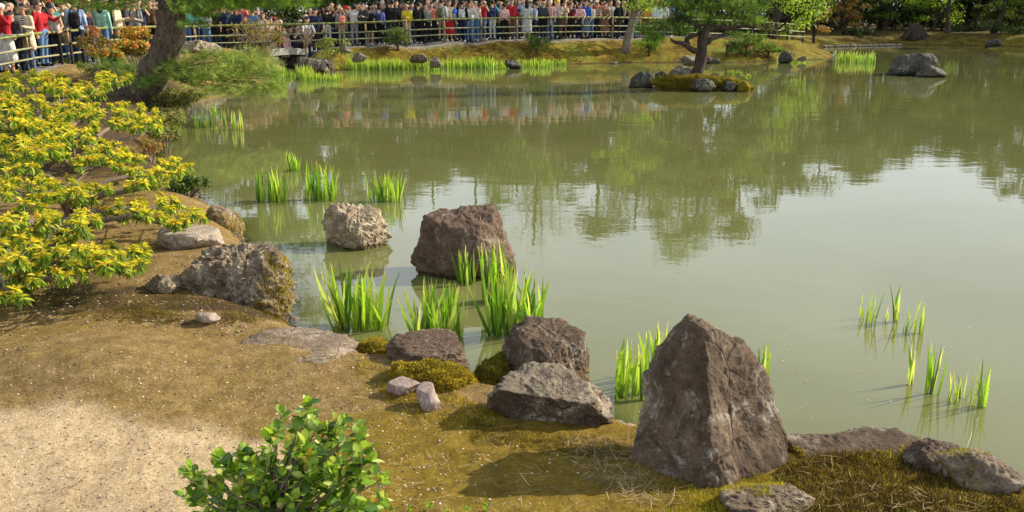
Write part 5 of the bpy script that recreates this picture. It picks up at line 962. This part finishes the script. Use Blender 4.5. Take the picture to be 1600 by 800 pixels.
    r = o.modifiers.new('r', 'REMESH'); r.mode = 'VOXEL'; r.voxel_size = .0135; s_ = o.modifiers.new('s', 'SMOOTH'); s_.iterations = 2; s_.factor = .5
    dg = bpy.context.evaluated_depsgraph_get(); m2 = bpy.data.meshes.new_from_object(o.evaluated_get(dg)); bpy.data.objects.remove(o); bpy.data.meshes.remove(me)
    nv = len(m2.vertices); V = np.empty(nv*3); m2.vertices.foreach_get('co', V); V = V.reshape(-1, 3)
    n = len(m2.polygons); ce = np.empty(n*3); m2.polygons.foreach_get('center', ce); ce = ce.reshape(-1, 3); best = np.full(n, 1e9); zi = np.zeros(n, int)
    for z, a, b, ra, rb in C:
        ab = b-a; tt = np.clip(((ce-a)@ab)/max(ab@ab, 1e-9), 0, 1); dd = np.linalg.norm(ce-a-tt[:, None]*ab, axis=1)-(ra+(rb-ra)*tt); m = dd < best; best[m] = dd[m]; zi[m] = ZONES.index(z)
    if coat: zi[(zi == 1) & (abs(ce[:, 0]) < .055) & (ce[:, 1] < -.05) & (ce[:, 2] > .98) & (ce[:, 2] < 1.42)] = 4
    V[:, :] += (fbm(V*9, 2)*.010)[:, None]*unit(V-[0, 0, 1.0])*(V[:, 2] < 1.40)[:, None]
    m2.vertices.foreach_set('co', V.ravel()); m2.materials.clear(); [m2.materials.append(MAT['grey']) for _ in range(5)]; m2.polygons.foreach_set('material_index', zi.astype(np.int32)); m2.polygons.foreach_set('use_smooth', np.ones(n, bool)); m2.name = 'person'; m2['hy'] = float(hc[1]); m2['hz'] = float(hc[2]); return m2
CLOTH = dict(black=(.014,.014,.016), charcoal=(.05,.05,.055), grey=(.24,.24,.25), lightgrey=(.46,.46,.46), white=(.62,.61,.58), cream=(.62,.53,.38), beige=(.46,.36,.25), navy=(.022,.032,.085), blue=(.03,.13,.52), lightblue=(.36,.48,.74), denim=(.10,.19,.34), teal=(.06,.30,.30), mint=(.26,.50,.42), red=(.38,.020,.028), maroon=(.14,.015,.03), coral=(.58,.18,.13),
    pink=(.66,.38,.40), yellow=(.66,.55,.03), mustard=(.44,.27,.06), brown=(.16,.09,.05), violet=(.16,.18,.48), khaki=(.36,.31,.21), olive=(.10,.11,.05), paleblue=(.52,.68,.74), floral=(.24,.13,.08))
MAT = {}
def mkcloth(n, c):
    m, nt = newmat(n+'_cloth'); q = NT(nt); a = q.noise(q.n('TexCoord').outputs['Object'], 7, 4, .6, .8); fin(q, q.mix(1, tuple(c), q.ramp(a, [(.35, .72), (.65, 1.25)]), 'MULTIPLY'), .85, a, .9, .03, .15); MAT[n] = m
for n_, c_ in CLOTH.items(): mkcloth(n_, c_)
def striped(n, c1, c2, sx, axis=2, w=.5):
    m, nt = newmat(n+'_cloth'); q = NT(nt); sp = q.n('SeparateXYZ', i={0: q.n('TexCoord').outputs['Object']}).outputs; f = q.math('GREATER_THAN', q.math('FRACT', q.math('MULTIPLY', sp[axis], sx), 0), w); col = q.mix(f, c1, c2)
    if axis == 0: f2 = q.math('GREATER_THAN', q.math('FRACT', q.math('MULTIPLY', sp[2], sx), 0), w); col = q.mix(q.math('MULTIPLY', f2, .5), col, c2)
    fin(q, col, .85); MAT[n] = m
striped('striped', (.75,.73,.7), (.02,.02,.025), 17); striped('plaid', (.50,.06,.06), (.55,.45,.42), 14, 0)
for n_, c_ in dict(skin1=(.56,.33,.22), skin2=(.48,.27,.17), skin3=(.62,.40,.29)).items(): MAT[n_] = plain(n_, c_, .55, 8, .12)
for n_, c_ in dict(hair_black=(.012,.010,.009), hair_brown=(.07,.04,.022), hair_grey=(.42,.40,.37), hair_fair=(.40,.27,.13)).items(): MAT[n_] = plain(n_, c_, .5, 60, .4)
MAT['glass_black'] = plain('phone_glass', (.02,.02,.025), .2, 3, .1, .5); MAT['paper'] = plain('paper', (.8,.8,.78), .8, 3, .05)
def headpiece(kind):
    mb = MB(); U, Fc = cube_dirs(9)
    if kind in ('short', 'long'): mb.add(U*np.array([.101,.108,.098])*(1+.05*fbm(U*4, 2)[:, None])+[0, .028, .058], Fc)
    if kind == 'long': mb.add(U*np.array([.098,.062,.20])*(1+.06*fbm(U*4+5, 2)[:, None])+[0, .062, -.085], Fc); 
    if kind == 'bob': mb.add(U*np.array([.112,.092,.125])*(1+.05*fbm(U*4, 2)[:, None])+[0, .040, .015], Fc)
    if kind in ('cap', 'beanie'): mb.add(U*np.array([.106,.112,.085])+[0, .018, .082], Fc)
    if kind == 'cap': mb.add(U*np.array([.072,.085,.012])+[0, -.125, .062], Fc)
    if kind == 'bucket': mb.add(U*np.array([.104,.110,.080])+[0, .015, .092], Fc); mb.add(U*np.array([.165,.17,.020])+[0, .010, .058], Fc)
    if kind == 'visor': mb.add(U*np.array([.105,.11,.022])+[0, .01, .05], Fc); mb.add(U*np.array([.085,.10,.012])+[0, -.125, .055], Fc)
    return mb.mesh('hair' if kind in ('short', 'long', 'bob') else kind, [MAT['grey']])
HP = {k: headpiece(k) for k in ('short', 'long', 'bob', 'cap', 'beanie', 'bucket', 'visor')}
def pack():
    mb = MB(); U, Fc = cube_dirs(9); p = 3.2; r = ((abs(U)/np.array([.15,.085,.21]))**p).sum(1)**(-1/p); mb.add(U*r[:, None]+[0, .215, 1.20], Fc); r = ((abs(U)/np.array([.11,.04,.085]))**p).sum(1)**(-1/p); mb.add(U*r[:, None]+[0, .30, 1.12], Fc)
    for s in (-1, 1): tube(mb, smoothpath([(s*.10,.14,1.38), (s*.105,.0,1.49), (s*.115,-.118,1.36), (s*.135,-.10,1.18), (s*.15,.10,1.08)], 12), .019, 6)
    return mb.mesh('backpack', [MAT['black']])
PK = pack()
def eyes():
    mb = MB(); U, Fc = cube_dirs(3); [mb.add(U*np.array([.013,.006,.008])+[s*.034, -.088, .022], Fc) for s in (-1, 1)]; return mb.mesh('eye', [MAT['hair_black']])
def mouth():
    mb = MB(); U, Fc = cube_dirs(3); mb.add(U*np.array([.024,.006,.006])+[0, -.078, -.055], Fc); return mb.mesh('mouth', [MAT['coral']])
def shades():
    mb = MB(); U, Fc = cube_dirs(4); [mb.add(U*np.array([.030,.010,.020])+[s*.036, -.092, .022], Fc) for s in (-1, 1)]; tube(mb, [(-.09,-.02,.03), (-.03,-.10,.03), (.03,-.10,.03), (.09,-.02,.03)], .005, 5); return mb.mesh('sunglasses', [MAT['hair_black']])
EY, MO, SG = eyes(), mouth(), shades()
_b = {}
def getbody(*k):
    if k not in _b: _b[k] = body(*k)
    return _b[k]
def setmat(o, i, m): o.material_slots[i].link = 'OBJECT'; o.material_slots[i].material = m
crowd = []
def fence_at(px):
    xs, _, _ = proj(fence_line); i = int(np.argmin(abs(xs-px))); return fence_line[i]
ALABEL = {'down': '', 'up': 'raising a phone', 'hold': 'holding a phone at the chest', 'lean': 'leaning on the rail', 'out': 'stretching out a phone', 'one': 'with one arm raised'}
def person(px, row, arms, sleeve, top, lower, bottom, coat=False, heavy=1.0, face=0, hair='short', hc='hair_black', hat=None, hatc='black', bag=None, inner='white', h=1.0, extra='', detail=False):
    rng = np.random.default_rng(abs(int(px*10))+row+(px < 0)*7); p = fence_at(px).copy(); back = (.40, 1.05, 1.75)[row]; p[1] += back; ray_x = Dp(float(px), 30., p[1])[0]; p[0] = ray_x; z = p[2]-RAILH+(0.03*row); z = gz(p[0], p[1]); h *= 1.08 if px < 250 else 1.0
    me = getbody(arms, sleeve, lower, coat, heavy); o = bpy.data.objects.new('person', me); sc.collection.objects.link(o); sk = MAT['skin%d' % rng.integers(1, 4)]
    for i, m in enumerate((sk, MAT[top], MAT[bottom], MAT['white'] if rng.random() < .4 else MAT['black'], MAT[inner])): setmat(o, i, m)
    o.location = (p[0], p[1], z); fa = {'F': 0, 'B': 3.14, 'L': -1.3, 'R': 1.2}.get(face, 0)+rng.normal(0, .22)+p[0]*-.02; o.rotation_euler = (0, 0, fa); s = h*rng.uniform(.89, 1.02); o.scale = (s, s, s)
    hp = (0, me['hy'], me['hz'])
    def child(n, m, mat, loc=hp): c = bpy.data.objects.new(n, m); sc.collection.objects.link(c); c.parent = o; c.location = loc; setmat(c, 0, MAT[mat]); return c
    if not (hat in ('cap', 'bucket', 'beanie') and hair == 'short'): child('hair', HP[hair], hc)
    if hat: child({'cap': 'cap', 'bucket': 'bucket_hat', 'beanie': 'beanie', 'visor': 'visor'}[hat], HP[hat], hatc)
    if bag: child('backpack', PK, bag, (0, 0, 0))
    if row == 0 and face in ('F', 'R') or detail:
        if extra == 'sunglasses': child('sunglasses', SG, 'black')
        else: child('eye', EY, 'black')
        child('mouth', MO, 'coral')
    crowd.append(dict(o=o, px=px, row=row, arms=arms, top=top, bottom=bottom, lower=lower, face=face, hair=hair, hat=hat, hatc=hatc, bag=bag, coat=coat, hc=hc, s=s, fa=fa, extra=extra, me=me, inner=inner)); return o
# front row, as they stand along the rail: x pixel, arms, sleeve, top, lower, bottom, then options
J, T_, N_ = 'long', 'short', 'none'
front = [(-62,'down',J,'navy','trousers','black',{}), (-32,'hold',J,'grey','trousers','black',{}), (3,'up',J,'red','dress','white',dict(hat='cap',hatc='white')), (20,'lean',J,'charcoal','trousers','black',dict(hat='visor',hatc='black')), (37,'hold',J,'cream','trousers','denim',dict(coat=True,inner='striped',hair='long')),
 (62,'out',J,'red','trousers','denim',dict(heavy=1.28,extra='sunglasses',h=1.06,hc='hair_brown',face='R')), (82,'lean',N_,'lightgrey','trousers','black',dict(face='F')), (118,'down',J,'lightblue','trousers','navy',dict(face='B',bag='black',h=1.06)), (133,'down',J,'charcoal','trousers','black',dict(face='B')), (158,'down',J,'mint','trousers','denim',dict(face='B',hair='long')),
 (183,'hold',J,'cream','trousers','beige',dict(hair='bob',face='R')), (210,'hold',J,'grey','trousers','charcoal',dict(bag='black')), (236,'down',J,'brown','trousers','black',{}), (291,'down',J,'teal','trousers','denim',{}), (304,'hold',J,'teal','trousers','navy',{}), (321,'hold',J,'white','trousers','denim',{}), (335,'down',T_,'black','trousers','black',{}),
 (350,'up',J,'navy','trousers','black',dict(bag='charcoal')), (371,'lean',J,'navy','trousers','black',{}), (395,'down',J,'denim','trousers','navy',dict(face='B')), (411,'up',J,'beige','trousers','brown',dict(coat=True)), (422,'up',J,'beige','dress','beige',{}), (443,'down',J,'pink','trousers','black',dict(face='B',hat='bucket',hatc='cream',coat=True,h=.95)),
 (463,'up',T_,'navy','trousers','black',dict(h=1.03)), (478,'lean',J,'lightgrey','trousers','navy',dict(hat='beanie',hatc='navy')), (493,'down',J,'navy','trousers','charcoal',dict(hat='cap',hatc='navy')), (511,'down',J,'black','trousers','lightgrey',dict(face='B',hair='bob',hc='hair_brown')), (533,'down',J,'grey','trousers','khaki',dict(face='B',bag='coral',hc='hair_fair')),
 (553,'up',J,'lightgrey','trousers','grey',dict(face='B',hair='bob')), (567,'hold',J,'charcoal','trousers','black',{}), (578,'down',T_,'black','shorts','black',dict(face='B')), (593,'one',J,'violet','trousers','black',dict(bag='navy',face='B')), (613,'down',J,'black','trousers','charcoal',dict(face='B',h=1.09,heavy=1.12)), (636,'hold',J,'yellow','trousers','beige',dict(hair='bob')),
 (654,'down',J,'black','trousers','black',dict(face='B',bag='black')), (665,'down',J,'grey','trousers','black',{}), (675,'down',T_,'coral','trousers','black',{}), (690,'down',J,'lightgrey','trousers','khaki',dict(face='B',bag='olive',h=1.05)), (702,'down',J,'cream','dress','red',{}), (711,'down',T_,'blue','trousers','charcoal',dict(face='R')), (722,'down',J,'black','trousers','navy',dict(face='B',bag='lightgrey')),
 (734,'one',J,'white','trousers','denim',{}), (743,'down',T_,'white','trousers','denim',dict(hat='cap',hatc='grey',face='B')), (754,'up',N_,'red','trousers','denim',{}), (769,'down',J,'navy','trousers','lightgrey',dict(face='B',h=1.05)), (788,'down',J,'pink','trousers','black',dict(face='B')), (800,'down',J,'red','trousers','brown',{}), (823,'down',J,'lightgrey','dress','lightgrey',dict(face='B',hair='long')),
 (836,'hold',T_,'lightblue','trousers','navy',dict(face='L')), (849,'down',J,'charcoal','trousers','black',dict(face='B',hc='hair_fair')), (859,'down',J,'plaid','trousers','denim',dict(hc='hair_grey')), (871,'hold',T_,'lightgrey','trousers','charcoal',dict(hat='cap',hatc='yellow')), (881,'up',J,'beige','trousers','brown',dict(bag='cream')), (892,'down',J,'maroon','trousers','black',{}), (905,'lean',J,'pink','trousers','navy',dict(heavy=1.12,h=1.03)),
 (915,'down',J,'blue','dress','denim',{}), (923,'lean',N_,'paleblue','trousers','denim',{}), (933,'hold',T_,'grey','trousers','black',dict(bag='lightgrey')), (944,'lean',J,'floral','dress','floral',{}), (953,'down',J,'lightgrey','trousers','charcoal',{}), (965,'down',J,'black','trousers','charcoal',dict(face='B',bag='black',hc='hair_grey',h=1.03)), (991,'down',J,'white','trousers','teal',dict(hc='hair_grey')),
 (1010,'down',J,'mustard','trousers','brown',dict(face='B',h=1.04)), (1024,'down',J,'paleblue','trousers','beige',dict(face='B',hat='cap',hatc='red')), (1036,'down',J,'white','trousers','grey',{}), (1060,'hold',J,'navy','trousers','black',{}), (1086,'down',J,'charcoal','trousers','black',{}), (1163,'down',J,'black','trousers','black',dict(face='L')), (1182,'down',J,'navy','trousers','black',dict(face='B'))]
for q in front: person(q[0], 0, q[1], q[2], q[3], q[4], q[5], detail=q[0] < 250, **{**dict(face='F'), **q[6]})
mix_ = ['black', 'charcoal', 'navy', 'black', 'charcoal', 'navy', 'brown', 'olive', 'grey', 'lightgrey', 'white', 'beige', 'cream', 'brown', 'maroon', 'red', 'pink', 'denim', 'olive', 'lightblue', 'coral', 'khaki', 'teal']; rng = np.random.default_rng(905)
for row, st_ in ((1, 11.5), (2, 13.)):
    x = -50.+row*5
    while x < 1050:
        step = st_*np.interp(x, [0, 300, 600], [1.9, 1.25, 1.0])
        if not (262 < x < 288):
            c = mix_[rng.integers(0, len(mix_))]; person(x, row, rng.choice(['down', 'up', 'hold', 'one'], p=[.38, .32, .15, .15]), rng.choice([J, T_], p=[.7, .3]), c, 'trousers', ['black', 'navy', 'denim', 'charcoal'][rng.integers(0, 4)], bool(rng.random() < .2), 1.0, rng.choice(['F', 'B', 'R', 'L'], p=[.62, .14, .12, .12]), rng.choice(['short', 'bob', 'long'], p=[.5, .3, .2]),
                rng.choice(['hair_black', 'hair_brown', 'hair_grey', 'hair_fair'], p=[.62, .22, .08, .08]), None if rng.random() < .72 else rng.choice(['cap', 'bucket', 'visor']), rng.choice(['white', 'black', 'cream', 'red', 'navy']), None, 'white', 1.0+.035*row)
        x += step*rng.uniform(.8, 1.2)
# labels that single each person out
SECT = [(-999, 262, 'left of the pine trunk'), (262, 520, 'between pine trunk and bridge shrub'), (520, 650, 'right of the slab bridge'), (650, 806, 'left of the trunk in the crowd'), (806, 975, 'left of the pale leaning tree'), (975, 3000, 'right of the pale leaning tree')]
CN = dict(lightgrey='light grey', lightblue='light blue', paleblue='pale blue', plaid='red plaid', floral='brown patterned', denim='denim blue')
from collections import defaultdict
keys = defaultdict(list)
for c in crowd:
    sct = [s[2] for s in SECT if s[0] <= c['px'] < s[1]][0]; g = 'top' if c['arms'] != 'lean' else 'top'; d = CN.get(c['top'], c['top'])+(' coat' if c['coat'] else ' top')
    ex = ('in '+CN.get(c['hatc'], c['hatc'])+' '+{'cap': 'cap', 'bucket': 'bucket hat', 'visor': 'visor', 'beanie': 'beanie'}[c['hat']]) if c['hat'] else ('with '+CN.get(c['bag'], c['bag'])+' backpack' if c['bag'] else '')
    c['key'] = (('front' if c['row'] == 0 else 'middle' if c['row'] == 1 else 'back')+' row person in '+d, ex, sct); keys[(c['key'])].append(c)
for k, L in keys.items():
    L.sort(key=lambda c: c['px'])
    for i_, c in enumerate(L):
        a = (nth(i_+1)+' ' if len(L) > 1 else '')+k[0]+(' '+k[1] if k[1] else '')+(' '+{'up': 'raising hands', 'lean': 'leaning', 'hold': 'hands together', 'out': 'reaching', 'one': 'one hand up', 'down': 'standing'}[c['arms']])+' '+k[2]
        w = a.split(); c['o']['label'] = ' '.join(w[:16]); c['o']['category'] = 'person'; c['o']['group'] = 'visitors crowding behind the bamboo fence'
# phones held up or at the chest by people in the front row
ph = MB(); U, Fc = cube_dirs(5); r_ = ((abs(U)/np.array([.040,.007,.080]))**5).sum(1)**(-1/5); ph.add(U*r_[:, None], Fc); PHM = ph.mesh('phone', [MAT['black']]); k = 0
for c in crowd:
    if c['row'] == 0 and c['arms'] in ('up', 'out', 'hold') and c['face'] != 'B':
        loc = {'up': (0, -.36, 1.62), 'out': (.15, -.60, 1.42), 'hold': (0, -.34, 1.24)}[c['arms']]; M = Matrix.Translation(c['o'].location) @ Matrix.Rotation(c['fa'], 4, 'Z') @ Matrix.Scale(c['s'], 4); o = bpy.data.objects.new('phone', PHM); sc.collection.objects.link(o); o.location = M @ Vector(loc)
        o.rotation_euler = (-.1 if c['arms'] != 'hold' else -.8, 0, c['fa']); setmat(o, 0, MAT['white'] if c['arms'] == 'out' else MAT['glass_black']); k += 1
        o['label'] = '%s phone held by the front row person in %s, %s phone from the left' % ('white' if c['arms'] == 'out' else 'dark', CN.get(c['top'], c['top']), nth(k)); o['category'] = 'phone'; o['group'] = 'phones held up in the crowd'
# sheet of paper on the rail
p = fence_at(22); mb = MB(); boxmb(mb, p+[0, -.03, .05], (.42, .26, .012), .1, .003); put('paper_sheet', mb, MAT['paper'], None, tuple(p), smooth=False, label='white sheet of paper lying on the top rail at the far left', category='paper')
# ---------------------------------------------------------------- the untidy edge of the bank, and what floats on the water
rng = np.random.default_rng(950); nb = G(*np.array(near_px[9:-1], float).T)[:, :2]; sg = np.concatenate([[0], np.cumsum(np.hypot(*np.diff(nb, axis=0).T))])
def along(n, lo, hi): u = rng.uniform(0, sg[-1], n); x, y = np.interp(u, sg, nb[:, 0]), np.interp(u, sg, nb[:, 1]); a = rng.uniform(0, 6.28, n); r = rng.uniform(lo, hi, n); x, y = x+np.cos(a)*r, y+np.sin(a)*r; d = sdist(x, y); return x, y, d
x, y, d = along(2600, 0, .22); k = (d > -.10) & (d < .12); x, y = x[k], y[k]; z = height(x, y); U, Fc = cube_dirs(3); m = len(x); s_ = (rng.pareto(2.2, m)*.009+.006).clip(.005, .045)
V = np.stack([x, y, z+.002], 1)[:, None]+U[None]*s_[:, None, None]*np.stack([rng.uniform(.8, 1.4, m), rng.uniform(.7, 1.2, m), rng.uniform(.4, .8, m)], 1)[:, None]*(1+.16*rng.normal(size=(m, len(U), 1)))
mb = MB(); mb.add(V.reshape(-1, 3), (np.arange(m)[:, None, None]*len(U)+Fc[None]).reshape(-1, 4), np.repeat(jit([(.20,.16,.12), (.12,.095,.07), (.28,.23,.17), (.07,.055,.04)], m, .2), len(U), 0)); o = put('gravel', mb, M_straw); o['kind'] = 'stuff'; o['label'] = 'small dark stones and gravel along the water edge of the bank'; o['category'] = 'gravel'
x, y, d = along(26000, 0, .30); k = (d > .0) & (noise(np.stack([x*3, y*3, 0*x], 1)) > -.15); x, y = x[k], y[k]; z = height(x, y); m = len(x); mb = MB()
blades(mb, np.stack([x, y, z-.004], 1), np.array([0, .1, 1.])+rng.normal(0, .55, (m, 3)), rng.uniform(.4, 1.5, m)*.018, .006, rng.normal(0, .2, (m, 3)), jit(MOSSC+[(.12,.08,.03)], m, .25), k=1); o = put('moss_fringe', mb, M_mosst); o['kind'] = 'stuff'; o['label'] = 'ragged moss and short growth fringing the water edge'; o['category'] = 'moss'
m = 420; px, py = rng.uniform(330, 1650, m), 130+rng.random(m)**1.0*560; p = G(px, py, .003); k = sdist(p[:, 0], p[:, 1]) < -.1; p = p[k]; m = len(p); a = rng.uniform(0, 6.28, m); mb = MB()
leaves(mb, p, np.stack([np.cos(a), np.sin(a), 0*a], 1), np.tile([0, 0, 1.], (m, 1)), rng.uniform(.008, .022, m), .010, jit([(.6,.58,.45), (.35,.30,.15), (.5,.5,.3), (.65,.5,.5)], m, .15), .05, 0, simple=True); o = put('floating_petals', mb, M_straw); o['kind'] = 'stuff'; o['label'] = 'tiny petals and seed husks floating on the pond'; o['category'] = 'petals'
